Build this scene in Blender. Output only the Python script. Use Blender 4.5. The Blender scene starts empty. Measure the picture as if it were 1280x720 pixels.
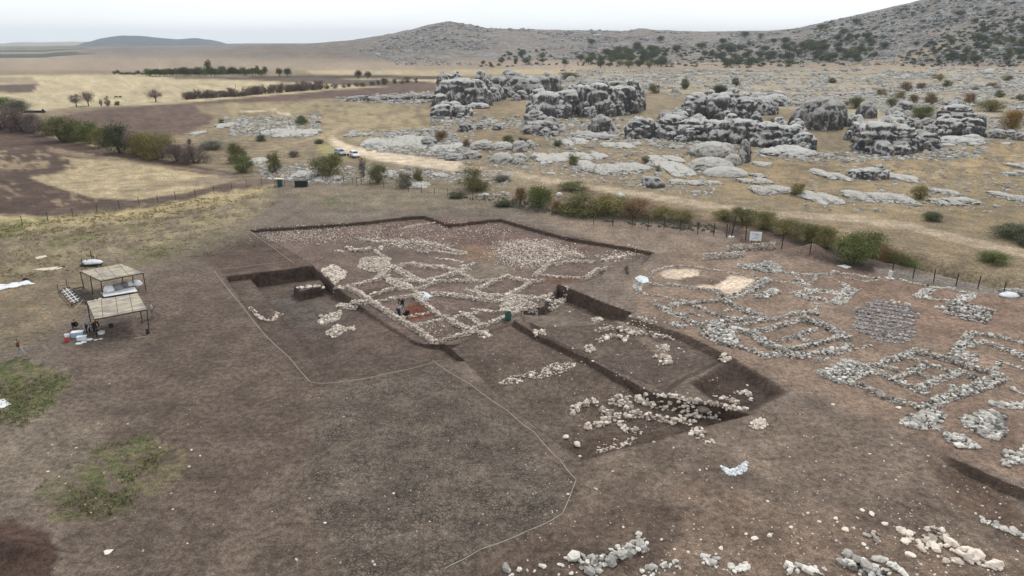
import bpy, math, numpy as np
from mathutils import Vector, Matrix, geometry
SC = bpy.context.scene
COL = SC.collection
R = math.radians
# ------------------------------------------------------------------ camera
F, HV, CH = 865.0, 53.0, 26.5
PIT = math.atan((360 - HV) / F)
SP, CP = math.sin(PIT), math.cos(PIT)
cd = bpy.data.cameras.new('camera'); cam = bpy.data.objects.new('camera', cd); COL.objects.link(cam)
cam.location = (0, 0, CH); cam.rotation_euler = (math.pi / 2 - PIT, 0, 0)
cd.sensor_width = 36; cd.lens = F / 1280 * 36; cd.clip_start = .5; cd.clip_end = 30000
SC.camera = cam
# ------------------------------------------------------------------ world, sun, exposure
SUN_EL, SUN_AZ = 50, 22           # sun stands behind the scene, a little to the right (azimuth from +Y towards +X)
w = bpy.data.worlds.new('World'); SC.world = w; w.use_nodes = True
nt = w.node_tree; N = nt.nodes; L = nt.links; N.clear()
out = N.new('ShaderNodeOutputWorld'); bg = N.new('ShaderNodeBackground'); bg.inputs[1].default_value = .1
sky = N.new('ShaderNodeTexSky'); sky.sky_type = 'NISHITA'; sky.sun_disc = False
sky.sun_elevation = R(SUN_EL); sky.sun_rotation = R(SUN_AZ); sky.dust_density = 2
tc = N.new('ShaderNodeTexCoord'); sx = N.new('ShaderNodeSeparateXYZ'); L.new(tc.outputs['Generated'], sx.inputs[0])
cr = N.new('ShaderNodeValToRGB'); L.new(sx.outputs[2], cr.inputs[0])
cr.color_ramp.elements[0].position = 0.0; cr.color_ramp.elements[0].color = (.92, .94, .95, 1)
cr.color_ramp.elements[1].position = 1.0; cr.color_ramp.elements[1].color = (.62, .64, .67, 1)
e = cr.color_ramp.elements.new(.10); e.color = (.90, .94, .96, 1)
e = cr.color_ramp.elements.new(.35); e.color = (.80, .83, .86, 1)
mp = N.new('ShaderNodeMapping'); mp.inputs['Scale'].default_value = (1.5, 1.5, 9); L.new(tc.outputs['Generated'], mp.inputs[0])
cn = N.new('ShaderNodeTexNoise'); cn.inputs['Scale'].default_value = 1.6; cn.inputs['Detail'].default_value = 6; L.new(mp.outputs[0], cn.inputs['Vector'])
mr = N.new('ShaderNodeMapRange'); mr.inputs[1].default_value = .3; mr.inputs[2].default_value = .7; mr.inputs[3].default_value = 10.2; mr.inputs[4].default_value = 11.7; L.new(cn.outputs['Fac'], mr.inputs[0])
vm = N.new('ShaderNodeVectorMath'); vm.operation = 'SCALE'; L.new(cr.outputs[0], vm.inputs[0]); L.new(mr.outputs[0], vm.inputs['Scale'])
mx = N.new('ShaderNodeMix'); mx.data_type = 'RGBA'; mx.inputs[0].default_value = .93
L.new(sky.outputs[0], mx.inputs[6]); L.new(vm.outputs[0], mx.inputs[7]); L.new(mx.outputs[2], bg.inputs[0]); L.new(bg.outputs[0], out.inputs[0])
sd_ = bpy.data.lights.new('sun', 'SUN'); sd_.energy = 1.5; sd_.angle = R(14); sd_.color = (1, .96, .9)
sun = bpy.data.objects.new('sun', sd_); COL.objects.link(sun)
dv = Vector((math.sin(R(SUN_AZ)) * math.cos(R(SUN_EL)), math.cos(R(SUN_AZ)) * math.cos(R(SUN_EL)), math.sin(R(SUN_EL))))
sun.rotation_euler = dv.to_track_quat('Z', 'Y').to_euler(); sun.location = dv * 300
SC.view_settings.view_transform = 'Standard'; SC.view_settings.look = 'None'
SC.view_settings.exposure = .27; SC.view_settings.gamma = 1; SC.view_settings.use_curve_mapping = False
SC.cycles.max_bounces = 6; SC.cycles.diffuse_bounces = 2; SC.cycles.glossy_bounces = 1
SC.cycles.volume_bounces = 0; SC.cycles.transparent_max_bounces = 8
SC.cycles.use_denoising = True

# ------------------------------------------------------------------ maths helpers
def lerp(a, b, t): return a + (b - a) * t
def sstep(x, a=0., b=1.):
    t = np.clip((x - a) / (b - a), 0, 1); return t * t * (3 - 2 * t)
def hsh(i, seed=0):
    i = i.astype(np.int64)
    h = (i[..., 0] * 374761393 + i[..., 1] * 668265263 + i[..., 2] * 2147483647 + seed * 974634777) & 0xffffffff
    h = ((h ^ (h >> 13)) * 1274126177) & 0xffffffff
    h = ((h ^ (h >> 16)) * 2246822519) & 0xffffffff
    return (h ^ (h >> 15)) & 0xffffffff
def vnoise(p, seed=0):
    i = np.floor(p).astype(np.int64); f = p - i; f = f * f * (3 - 2 * f)
    r = 0
    for dx in (0, 1):
        wx = f[:, 0] if dx else 1 - f[:, 0]
        for dy in (0, 1):
            wy = f[:, 1] if dy else 1 - f[:, 1]
            for dz in (0, 1):
                wz = f[:, 2] if dz else 1 - f[:, 2]
                r = r + wx * wy * wz * (hsh(i + np.array([dx, dy, dz]), seed) / 4294967295.)
    return r * 2 - 1
def fbm(p, o=4, seed=0):
    a, s, r = 1., 1., 0
    for k in range(o):
        r = r + a * vnoise(p * s + k * 17.3, seed + k); a *= .5; s *= 2.03
    return r / 1.6
def n2(x, y, sc, o=4, seed=0): return fbm(np.stack([x / sc, y / sc, np.zeros_like(x)], 1), o, seed)
def voro(p, seed=0):
    i = np.floor(p).astype(np.int64); f = p - i
    F1 = np.full(len(p), 9.); F2 = np.full(len(p), 9.); ID = np.zeros(len(p))
    for dx in (-1, 0, 1):
        for dy in (-1, 0, 1):
            for dz in (-1, 0, 1):
                o = np.array([dx, dy, dz]); c = i + o; d2 = 0
                for a in range(3):
                    d2 = d2 + (o[a] + hsh(c, seed + 11 * a) / 4294967295. - f[:, a]) ** 2
                nw = d2 < F1
                F2 = np.where(nw, F1, np.minimum(F2, d2)); ID = np.where(nw, hsh(c, seed + 77) / 4294967295., ID); F1 = np.where(nw, d2, F1)
    return np.sqrt(F1), np.sqrt(F2), ID
def sdpoly(x, y, P):
    """signed distance to a polygon, positive inside"""
    P = np.asarray(P, float); best = np.full(x.shape, 1e18); ins = np.zeros(x.shape, bool)
    n = len(P)
    for k in range(n):
        ax, ay = P[k]; bx, by = P[(k + 1) % n]
        ex, ey = bx - ax, by - ay; wx, wy = x - ax, y - ay
        t = np.clip((wx * ex + wy * ey) / (ex * ex + ey * ey + 1e-12), 0, 1)
        best = np.minimum(best, (wx - ex * t) ** 2 + (wy - ey * t) ** 2)
        c = ((ay > y) != (by > y)) & (x < (bx - ax) * (y - ay) / ((by - ay) if by != ay else 1e-12) + ax)
        ins ^= c
    return np.where(ins, 1, -1) * np.sqrt(best)
def sdline(x, y, P):
    P = np.asarray(P, float); best = np.full(x.shape, 1e18)
    for k in range(len(P) - 1):
        ax, ay = P[k]; bx, by = P[k + 1]; ex, ey = bx - ax, by - ay; wx, wy = x - ax, y - ay
        t = np.clip((wx * ex + wy * ey) / (ex * ex + ey * ey + 1e-12), 0, 1)
        best = np.minimum(best, (wx - ex * t) ** 2 + (wy - ey * t) ** 2)
    return np.sqrt(best)
def ray(u, v):
    u = np.asarray(u, float); v = np.asarray(v, float)
    a = (u - 640) / F; b = (360 - v) / F
    return a, CP + b * SP, -SP + b * CP
def at(u, v, z=0.):
    X, Y, Z = ray(u, v); t = (z - CH) / Z
    return X * t, Y * t
def atp(pts, z=0.):
    a = np.asarray(pts, float); x, y = at(a[:, 0], a[:, 1], z); return np.stack([x, y], 1)
def proj(x, y, z):
    d = y * CP - (z - CH) * SP; up = y * SP + (z - CH) * CP
    d = np.where(d > 1, d, np.nan)
    return 640 + F * x / d, 360 - F * up / d
def ppm(y, z=0.): return F / (y * CP - (z - CH) * SP)      # pixels of the photograph per metre at that point

# ------------------------------------------------------------------ terrain: the far hills
def ridge(tab, rc):
    phi, z = [], []
    for u, v in tab:
        X, Y, Z = ray(u, v); phi.append(math.atan2(X, Y)); z.append(CH + Z / math.hypot(X, Y) * rc)
    return np.array(phi), np.array(z)
HILLS = [  # crest outline, base distance, crest distance, roughness, power of the slope
    ([(300, 57.5), (380, 57), (430, 53), (470, 46), (510, 38), (535, 31), (560, 27), (585, 30), (610, 35), (660, 37), (720, 38), (780, 39), (800, 36), (830, 38), (880, 40), (960, 39), (1000, 35), (1030, 28), (1060, 21), (1100, 12), (1140, 2), (1200, -14), (1280, -34), (1400, -50), (1700, -60)], 830, 1500, 1.0, 1.25),
    ([(40, 71), (70, 67), (120, 63.5), (180, 61), (240, 60), (300, 59), (360, 58), (430, 60), (520, 62)], 1000, 1900, .35, .9),
    ([(-200, 62), (0, 66), (76, 66), (90, 60), (105, 54), (125, 48.5), (150, 45.5), (178, 45), (200, 47.5), (222, 49), (245, 47.5), (262, 50), (285, 56), (310, 55), (335, 56), (380, 62)], 4000, 5000, .8, .8),
    ([(-900, 52), (-300, 50), (-60, 54), (0, 55), (25, 53), (60, 53), (95, 52.5), (130, 54), (200, 58), (400, 60), (1300, 60)], 7000, 8500, .5, .8),
]
for h in HILLS: pass
HT = [ridge(h[0], h[2]) for h in HILLS]
def hbase(x, y):
    r = np.hypot(x, y) + 1e-6; phi = np.arctan2(x, y)
    z = n2(x, y, 45., 3, 5) * .9 * sstep(r, 130, 280) + n2(x, y, 9., 3, 9) * .12 * sstep(r, 60, 130)
    for (tab, rb, rc, ro, pw), (ph, zc) in zip(HILLS, HT):
        near = np.interp(phi, [-.3, .1, .3, .6, .9], [1, 1, 1, .92, .86]) if rb == 830 else 1.
        a = rb * near
        t = (r - a) / (rc - a)
        c = np.interp(phi, ph, zc)
        if rb == 1000: c = c * sstep(phi, ph[0] - .06, ph[1]) * (1 - sstep(phi, ph[-2], ph[-1] + .05))
        if rb == 4000: c = c * sstep(phi, ph[0], ph[1]) * (1 - sstep(phi, ph[-2], ph[-1] + .1))
        if rb == 830: c = c * sstep(phi, ph[0] - .1, ph[0] + .03)
        s = np.where(t < 1, np.clip(t, 0, 1) ** pw, 1 - .25 * sstep(t, 1, 2.5))
        hh = np.maximum(c, 0) * s
        m = hh > .2
        if m.any():
            k = rc / 1500.
            nn = np.zeros_like(x); xm, ym = x[m], y[m]
            nn[m] = (1 - np.abs(n2(xm, ym, 90 * k, 4, 21)) * 2) * 5 * k + (1 - np.abs(n2(xm, ym, 26., 3, 22)) * 2) * 2.0
            hh = hh + (nn - 2.5 * k) * ro * np.clip(hh / 25, 0, 1) * (1 - .75 * sstep(np.abs(t - 1), .25, 0))
        z = np.maximum(z, hh) if rb != 830 else np.where(hh > .2, np.maximum(z, z + hh), z)
    return z
def hit(u, v, hf=hbase, lo=20., hi=12000., n=420, lift=0.):
    """where the ray through that pixel meets the ground"""
    u = np.atleast_1d(np.asarray(u, float)); v = np.atleast_1d(np.asarray(v, float))
    if len(v) and v.min() > 92:          # on the plain: only planes a few metres up and down need testing
        X, Y, Z = ray(u, v); zs = np.linspace(3., -3.4, 56)
        T = (zs[None, :] - CH) / Z[:, None]; PX, PY = X[:, None] * T, Y[:, None] * T; ii = np.arange(len(u))
        H = hf(PX.ravel(), PY.ravel()).reshape(PX.shape) + lift; b = zs[None, :] < H; k = np.maximum(np.where(b.any(1), b.argmax(1), 55), 1)
        d0 = zs[k - 1] - H[ii, k - 1]; d1 = zs[k] - H[ii, k]; f = np.clip(d0 / (d0 - d1 + 1e-9), 0, 1); t = lerp(T[ii, k - 1], T[ii, k], f)
        return X * t, Y * t
    if len(v) > 1 and v.max() > 92:
        m = v > 92; ox = np.zeros(len(v)); oy = np.zeros(len(v))
        for q in (m, ~m): ox[q], oy[q] = hit(u[q], v[q], hf, lo, hi, n, lift)
        return ox, oy
    X, Y, Z = ray(u, v); hl = np.hypot(X, Y); rs = np.geomspace(300., 2600., 260); n = 260
    T = rs[None, :] / hl[:, None]
    PX, PY, PZ = X[:, None] * T, Y[:, None] * T, CH + Z[:, None] * T
    H = hf(PX.ravel(), PY.ravel()).reshape(PX.shape) + lift
    b = PZ < H; k = np.where(b.any(1), b.argmax(1), n - 1); k = np.maximum(k, 1); ii = np.arange(len(u))
    d0 = PZ[ii, k - 1] - H[ii, k - 1]; d1 = PZ[ii, k] - H[ii, k]
    f = np.clip(d0 / (d0 - d1 + 1e-9), 0, 1); r = lerp(rs[k - 1], rs[k], f); t = r / hl
    return X * t, Y * t

# ------------------------------------------------------------------ trenches, banks and mounds (polygons in photograph pixels, z of the plane they lie on)
rj = np.random.default_rng(3)
def dens(P, step, jit):
    o = []
    n = len(P)
    for k in range(n):
        a, b = P[k], P[(k + 1) % n]; m = max(1, int(np.hypot(*(b - a)) / step))
        for i in range(m):
            q = a + (b - a) * i / m
            o.append(q + (rj.normal(0, jit, 2) if i else 0))
    return np.array(o)
# (pixels, plane z, floor z, edge width m, jitter, fade distance or None)
def _fb(u, v): return lerp(-1.65, -.62, sstep(u + (v - 400) * .3, 390, 470))
def _fd(u, v): return lerp(-.5, -1.4, sstep(v - (u - 640) * .18, 436, 492))
def _fe(u, v): return lerp(-1.5, -.55, sstep(v + (u - 730) * -.15, 380, 404))
def _fbank(u, v): return -.5 * sstep(u - (v - 580) * .30, 1160, 1215) * (1 - sstep(v - (577 + (u - 1196) * .43), 14, 90))
TR = [
    ([(890, 268), (960, 283), (1010, 300), (1080, 322), (1150, 338), (1290, 372), (1290, 352), (1160, 322), (1090, 300), (1030, 285), (960, 270), (900, 262)], 0, -2.2, 3.0, 0, None),
    ([(312, 288), (430, 280), (530, 270), (561, 281), (625, 274), (662, 285), (705, 296), (760, 305), (816, 316), (802, 329), (783, 331), (786, 343), (757, 334), (752, 343), (733, 351), (697, 355), (700, 385), (640, 402), (600, 418), (556, 430), (520, 425), (440, 385), (392, 332), (352, 308)], 0, -.4, .12, .03, None),
    ([(282, 346), (393, 332), (428, 361), (470, 393), (520, 424), (556, 430), (583, 452), (545, 449), (480, 466), (391, 478), (335, 420)], 0, -.6, .15, .03, None),
    ([(312, 342.3), (393, 332.6), (428, 361.6), (470, 393.6), (520, 424.6), (556, 430.6), (582, 451), (545, 447), (500, 457), (430, 468), (402, 462), (378, 424), (340, 375)], 0, _fb, .25, .02, None),
    ([(583, 452), (556, 430), (640, 400), (668, 417), (735, 449), (822, 495), (880, 505), (938, 518), (868, 537), (728, 575), (640, 510)], 0, _fd, .18, .04, None),
    ([(697, 355), (752, 378), (790, 392), (770, 404), (700, 410), (655, 402), (650, 385), (680, 380)], 0, _fe, .22, .05, None),
    ([(735, 400), (770, 392), (860, 420), (915, 447), (860, 472), (835, 490), (735, 447), (672, 416), (660, 404)], 0, -.4, .7, .05, None),
    ([(882, 468), (918, 446), (985, 490), (940, 515), (905, 512), (862, 480)], 0, -.85, 1.3, .05, None),
    ([(1100, 545), (1160, 560), (1196, 577), (1223, 588), (1247, 599), (1300, 620), (1420, 680), (1400, 900), (1000, 900), (1060, 640)], 0, _fbank, .5, .10, None),
    ([(366, 361), (376, 356), (402, 353), (407, 359), (402, 363), (374, 369)], -.9, -.55, .15, .02, None),
    ([(120, 700), (-60, 720), (-60, 655), (20, 652), (60, 668)], 0, .5, 2.0, .02, None),
    ([(905, 300), (930, 291), (955, 297), (975, 303), (940, 306)], 0, 1.5, 3.0, .0, None),
    ([(985, 312), (1010, 303), (1045, 316), (1040, 330), (1000, 322)], 0, 1.2, 3.0, .0, None),
]
TRW = []
for (px, zr, zf, wd, jt, rc) in TR:
    P = atp(px, zr)
    TRW.append((dens(P, 1.1 if jt else 4., jt) if wd < 1 else P, zf, wd, rc, P.min(0) - 1, P.max(0) + 1))
def hfull(x, y, wallmask=False):
    z = hbase(x, y); wm = np.zeros_like(x); dp = np.zeros_like(x)
    for (P, zf, wd, rc, lo, hi) in TRW:
        m = (x > lo[0]) & (x < hi[0]) & (y > lo[1]) & (y < hi[1])
        if not m.any(): continue
        s = sdpoly(x[m], y[m], P); t = sstep(s, 0, wd) if wd > .8 else np.clip(s / wd, 0, 1)
        ff = zf(*proj(x[m], y[m], 0 * x[m])) if callable(zf) else zf
        zz = lerp(z[m], ff, t)
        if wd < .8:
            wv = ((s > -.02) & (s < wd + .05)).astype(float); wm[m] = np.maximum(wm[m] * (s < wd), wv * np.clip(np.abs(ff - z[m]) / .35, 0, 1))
        dp[m] = lerp(dp[m], 1. if callable(zf) or zf < 0 else 0, sstep(s, 0, max(wd, .3)))
        z[m] = zz
    near = sstep(-np.hypot(x, y - 40), -120, -60)
    z = z + (n2(x, y, 1.3, 3, 31) * .05 + n2(x, y, 6., 2, 33) * .09) * near
    return (z, wm, dp) if wallmask else z
def gz(x, y):
    x = np.atleast_1d(np.asarray(x, float)); y = np.atleast_1d(np.asarray(y, float)); return hfull(x, y)
def place(u, v):
    x, y = hit(u, v, hfull); return np.stack([x, y, gz(x, y)], 1)
def place1(u, v): return place([u], [v])[0]

# ------------------------------------------------------------------ mesh helpers
def tag(o, label=None, cat=None, group=None, kind=None):
    for k, val in (('label', label), ('category', cat), ('group', group), ('kind', kind)):
        if val: o[k] = val
    return o
def npmesh(name, V, Fc, mats, smooth=False, attrs=None, matidx=None):
    """V (n,3); Fc (m,k) one polygon size"""
    me = bpy.data.meshes.new(name); V = np.ascontiguousarray(V, np.float32); Fc = np.ascontiguousarray(Fc, np.int32)
    me.vertices.add(len(V)); me.vertices.foreach_set('co', V.ravel())
    k = Fc.shape[1]
    me.loops.add(Fc.size); me.loops.foreach_set('vertex_index', Fc.ravel())
    me.polygons.add(len(Fc)); me.polygons.foreach_set('loop_start', np.arange(0, Fc.size, k, dtype=np.int32))
    if matidx is not None: me.polygons.foreach_set('material_index', np.asarray(matidx, np.int32))
    me.polygons.foreach_set('use_smooth', np.full(len(Fc), smooth))
    for m in (mats if isinstance(mats, (list, tuple)) else [mats]): me.materials.append(m)
    for an, av in (attrs or {}).items():
        av = np.asarray(av, np.float32)
        if av.ndim == 2:
            a = me.attributes.new(an, 'FLOAT_COLOR', 'POINT'); c = np.ones((len(V), 4), np.float32); c[:, :3] = av; a.data.foreach_set('color', c.ravel())
        else:
            a = me.attributes.new(an, 'FLOAT', 'POINT'); a.data.foreach_set('value', av)
    me.update(calc_edges=True); me.validate()
    return me
def obj(name, me, parent=None, loc=None):
    o = bpy.data.objects.new(name, me); COL.objects.link(o)
    if parent: o.parent = parent
    if loc is not None: o.location = loc
    return o
def empty(name, loc, rz=0.):
    o = bpy.data.objects.new(name, None); COL.objects.link(o); o.location = loc; o.rotation_euler = (0, 0, rz); o.empty_display_size = .3
    return o
def ico(sub):
    import bmesh
    b = bmesh.new(); bmesh.ops.create_icosphere(b, subdivisions=sub, radius=1.)
    V = np.array([v.co[:] for v in b.verts]); Fc = np.array([[v.index for v in f.verts] for f in b.faces]); b.free(); return V, Fc
ICO = {k: ico(k) for k in (1, 2, 3, 4, 5, 6)}

# ------------------------------------------------------------------ materials
class MT:
    def __init__(s, name, rough=.9):
        s.m = bpy.data.materials.new(name); s.m.use_nodes = True; s.t = s.m.node_tree; s.N = s.t.nodes; s.L = s.t.links
        s.b = s.N['Principled BSDF']; s.b.inputs['Roughness'].default_value = rough; s.b.inputs['Specular IOR Level'].default_value = .25
        s.tc = s.N.new('ShaderNodeTexCoord')
    def n(s, ty, **k):
        n = s.N.new('ShaderNode' + ty)
        for a, v in k.items(): setattr(n, a, v)
        return n
    def vec(s, sc=(1, 1, 1), rot=(0, 0, 0), src='Object'):
        m = s.n('Mapping'); m.inputs['Scale'].default_value = sc; m.inputs['Rotation'].default_value = rot
        if src == 'pos': g = s.n('NewGeometry'); s.L.new(g.outputs['Position'], m.inputs[0])
        else: s.L.new(s.tc.outputs[src], m.inputs[0])
        return m.outputs[0]
    def noise(s, sc, det=5, rough=.6, v=None, dist=0.):
        n = s.n('TexNoise'); n.inputs['Scale'].default_value = sc; n.inputs['Detail'].default_value = det; n.inputs['Roughness'].default_value = rough; n.inputs['Distortion'].default_value = dist
        s.L.new(v if v is not None else s.vec(), n.inputs['Vector']); return n.outputs['Fac']
    def voro(s, sc, feat='F1', v=None, out='Distance', rnd=1.):
        n = s.n('TexVoronoi'); n.feature = feat; n.inputs['Scale'].default_value = sc; n.inputs['Randomness'].default_value = rnd
        s.L.new(v if v is not None else s.vec(), n.inputs['Vector']); return n.outputs[out]
    def rng(s, x, a, b, c=0., d=1., smooth=False):
        n = s.n('MapRange'); n.inputs[1].default_value = a; n.inputs[2].default_value = b; n.inputs[3].default_value = c; n.inputs[4].default_value = d
        if smooth: n.interpolation_type = 'SMOOTHSTEP'
        s.L.new(x, n.inputs[0]); return n.outputs[0]
    def math(s, op, a, b=None):
        n = s.n('Math'); n.operation = op
        for i, q in ((0, a), (1, b)):
            if q is None: continue
            if isinstance(q, (int, float)): n.inputs[i].default_value = q
            else: s.L.new(q, n.inputs[i])
        return n.outputs[0]
    def mix(s, f, a, b, mode='MIX'):
        n = s.n('Mix'); n.data_type = 'RGBA'; n.blend_type = mode
        for i, q in ((0, f), (6, a), (7, b)):
            if isinstance(q, (int, float)): n.inputs[i].default_value = q if i == 0 else (q, q, q, 1)
            elif isinstance(q, tuple): n.inputs[i].default_value = (*q[:3], 1)
            else: s.L.new(q, n.inputs[i])
        return n.outputs[2]
    def attr(s, name, o='Fac'):
        n = s.n('Attribute'); n.attribute_name = name; return n.outputs[o]
    def scale(s, c, f):
        n = s.n('VectorMath'); n.operation = 'SCALE'; s.L.new(c, n.inputs[0])
        if isinstance(f, (int, float)): n.inputs['Scale'].default_value = f
        else: s.L.new(f, n.inputs['Scale'])
        return n.outputs[0]
    def base(s, c):
        if isinstance(c, tuple): s.b.inputs['Base Color'].default_value = (*c[:3], 1)
        else: s.L.new(c, s.b.inputs['Base Color'])
    def bump(s, h, st=.5, d=.1):
        n = s.n('Bump'); n.inputs['Strength'].default_value = st; n.inputs['Distance'].default_value = d; s.L.new(h, n.inputs['Height']); s.L.new(n.outputs[0], s.b.inputs['Normal'])
def simple(name, col, rough=.7, var=.15, sc=6., metal=0., bump=0.):
    m = MT(name, rough); f = m.noise(sc, 5)
    k = m.rng(f, .3, .7, 1 - var, 1 + var); c = m.n('RGB'); c.outputs[0].default_value = (*col, 1)
    m.base(m.scale(c.outputs[0], k)); m.b.inputs['Metallic'].default_value = metal
    if bump: m.bump(f, bump, .03)
    return m.m
def mat_ground():
    m = MT('earth', .95); c = m.attr('col', 'Color'); P = m.vec(src='pos')
    f1 = m.noise(.35, 8, .62, P); f2 = m.noise(2.2, 8, .7, P); f3 = m.noise(9., 5, .7, P)
    k = m.math('MULTIPLY', m.rng(f1, .34, .66, .74, 1.26), m.math('MULTIPLY', m.rng(f2, .37, .63, .60, 1.36), m.rng(f3, .36, .64, .60, 1.34)))
    # dried mud cracks
    wv = m.n('VectorMath'); wv.operation = 'ADD'; nn_ = m.n('TexNoise'); nn_.inputs['Scale'].default_value = 3.; m.L.new(P, nn_.inputs['Vector']); sv = m.n('VectorMath'); sv.operation = 'SCALE'; sv.inputs['Scale'].default_value = .35; m.L.new(nn_.outputs['Color'], sv.inputs[0]); m.L.new(P, wv.inputs[0]); m.L.new(sv.outputs[0], wv.inputs[1])
    cr_ = m.voro(4.0, 'DISTANCE_TO_EDGE', wv.outputs[0])
    crk = m.math('MULTIPLY', m.math('MULTIPLY', m.rng(cr_, .0, .14, .5, 0.), m.rng(m.noise(.45, 3, .5, P), .35, .6, .4, 1.)), m.attr('crack'))
    k = m.math('MULTIPLY', k, m.math('SUBTRACT', 1., crk))
    # fine light and dark grains: small clods and chips lying in the soil
    g = m.voro(4.5, 'F1', P); gr = m.rng(g, .08, .16, 1., 0.); gm = m.rng(m.noise(.5, 4, .6, P), .46, .62, 0., 1.)
    sk = m.noise(1., 5, .6, m.vec((.18, 1.7, 1), (0, 0, R(-28)), 'pos')); k = m.math('MULTIPLY', k, m.rng(sk, .3, .7, .92, 1.08))
    c2 = m.scale(c, k)
    c2 = m.mix(m.math('MULTIPLY', m.math('MULTIPLY', gr, gm), m.attr('grain')), c2, (.36, .32, .28))
    # stubble and furrows
    fw = m.noise(1., 4, .6, m.vec((.10, 1.1, 1), (0, 0, R(24)), 'pos')); c2 = m.mix(m.math('MULTIPLY', m.attr('furrow'), m.rng(fw, .44, .56, 0., 1.)), c2, m.scale(c2, 1.55))
    # bare grey rock showing through on the hills
    rk = m.noise(.045, 10, .72, P); rk2 = m.noise(.16, 8, .75, P)
    rmask = m.math('MULTIPLY', m.attr('rocky'), m.rng(m.math('ADD', m.math('MULTIPLY', rk, .5), m.math('MULTIPLY', rk2, .5)), .47, .54, 0., 1.))
    rc = m.mix(m.rng(m.noise(.3, 8, .8, P), .38, .6, 0, 1), (.09, .09, .09), (.36, .355, .345))
    c2 = m.mix(rmask, c2, rc)
    m.base(c2)
    hb = m.math('ADD', m.math('MULTIPLY', f2, 1.), m.math('MULTIPLY', f3, .5)); hb = m.math('SUBTRACT', hb, crk); m.bump(hb, .9, .16)
    return m.m
def mat_stone(name, pale, dark, mid=.5):
    m = MT(name, .9); t = m.attr('tint'); P = m.vec()
    c = m.n('ValToRGB'); m.L.new(t, c.inputs[0]); E = c.color_ramp.elements
    E[0].position = 0; E[0].color = (*dark, 1); E[1].position = 1; E[1].color = (*pale, 1)
    q = E.new(mid); q.color = tuple(.5 * (a + b) for a, b in zip(pale, dark)) + (1,)
    f = m.noise(5., 6, .7, P)
    m.base(m.scale(c.outputs[0], m.rng(f, .3, .7, .7, 1.2))); m.bump(f, .5, .05)
    return m.m
def mat_rock(name, pale=(.44, .425, .40), dark=(.075, .075, .078), cover=.5, warm=.0):
    m = MT(name, .95); P = m.vec(src='pos')
    st = m.noise(1., 7, .68, m.vec((.62, .62, .13), src='pos'))             # weathering streaks running down the faces
    big = m.noise(.10, 4, .6, P); fine = m.noise(1.6, 7, .75, P)
    a = m.math('ADD', m.math('MULTIPLY', st, .55), m.math('ADD', m.math('MULTIPLY', big, .15), m.math('MULTIPLY', fine, .3)))
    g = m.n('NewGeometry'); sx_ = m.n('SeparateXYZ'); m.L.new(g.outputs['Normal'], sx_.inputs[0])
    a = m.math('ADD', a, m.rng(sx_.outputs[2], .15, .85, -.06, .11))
    f = m.rng(a, cover - .06, cover + .06, 0., 1., True)
    c = m.mix(f, dark, pale)
    c = m.mix(m.rng(m.noise(.5, 5, .6, P), .5, .68, 0., .45 + warm), c, (.33, .27, .21))
    k = m.rng(m.noise(5., 5, .7, P), .3, .7, .75, 1.2)
    m.base(m.scale(c, k)); m.bump(m.math('ADD', fine, m.math('MULTIPLY', st, .8)), .8, .35)
    return m.m
def mat_leaf(name):
    m = MT(name, .8); c = m.attr('col', 'Color'); m.base(c)
    m.b.inputs['Subsurface Weight'].default_value = 0
    return m.m
M = dict(ground=mat_ground(), stone=mat_stone('pale_fieldstone', (.82, .72, .61), (.20, .16, .13)), grey=mat_stone('grey_fieldstone', (.76, .72, .65), (.065, .06, .056)),
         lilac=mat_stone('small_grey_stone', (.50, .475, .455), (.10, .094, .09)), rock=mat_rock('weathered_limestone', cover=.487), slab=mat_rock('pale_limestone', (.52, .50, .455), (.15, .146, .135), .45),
         rockd=mat_rock('dark_limestone', (.56, .55, .52), (.075, .075, .08), .503), leaf=mat_leaf('leaves'), bark=simple('bark', (.10, .08, .065), .9, .3, 4))
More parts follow.
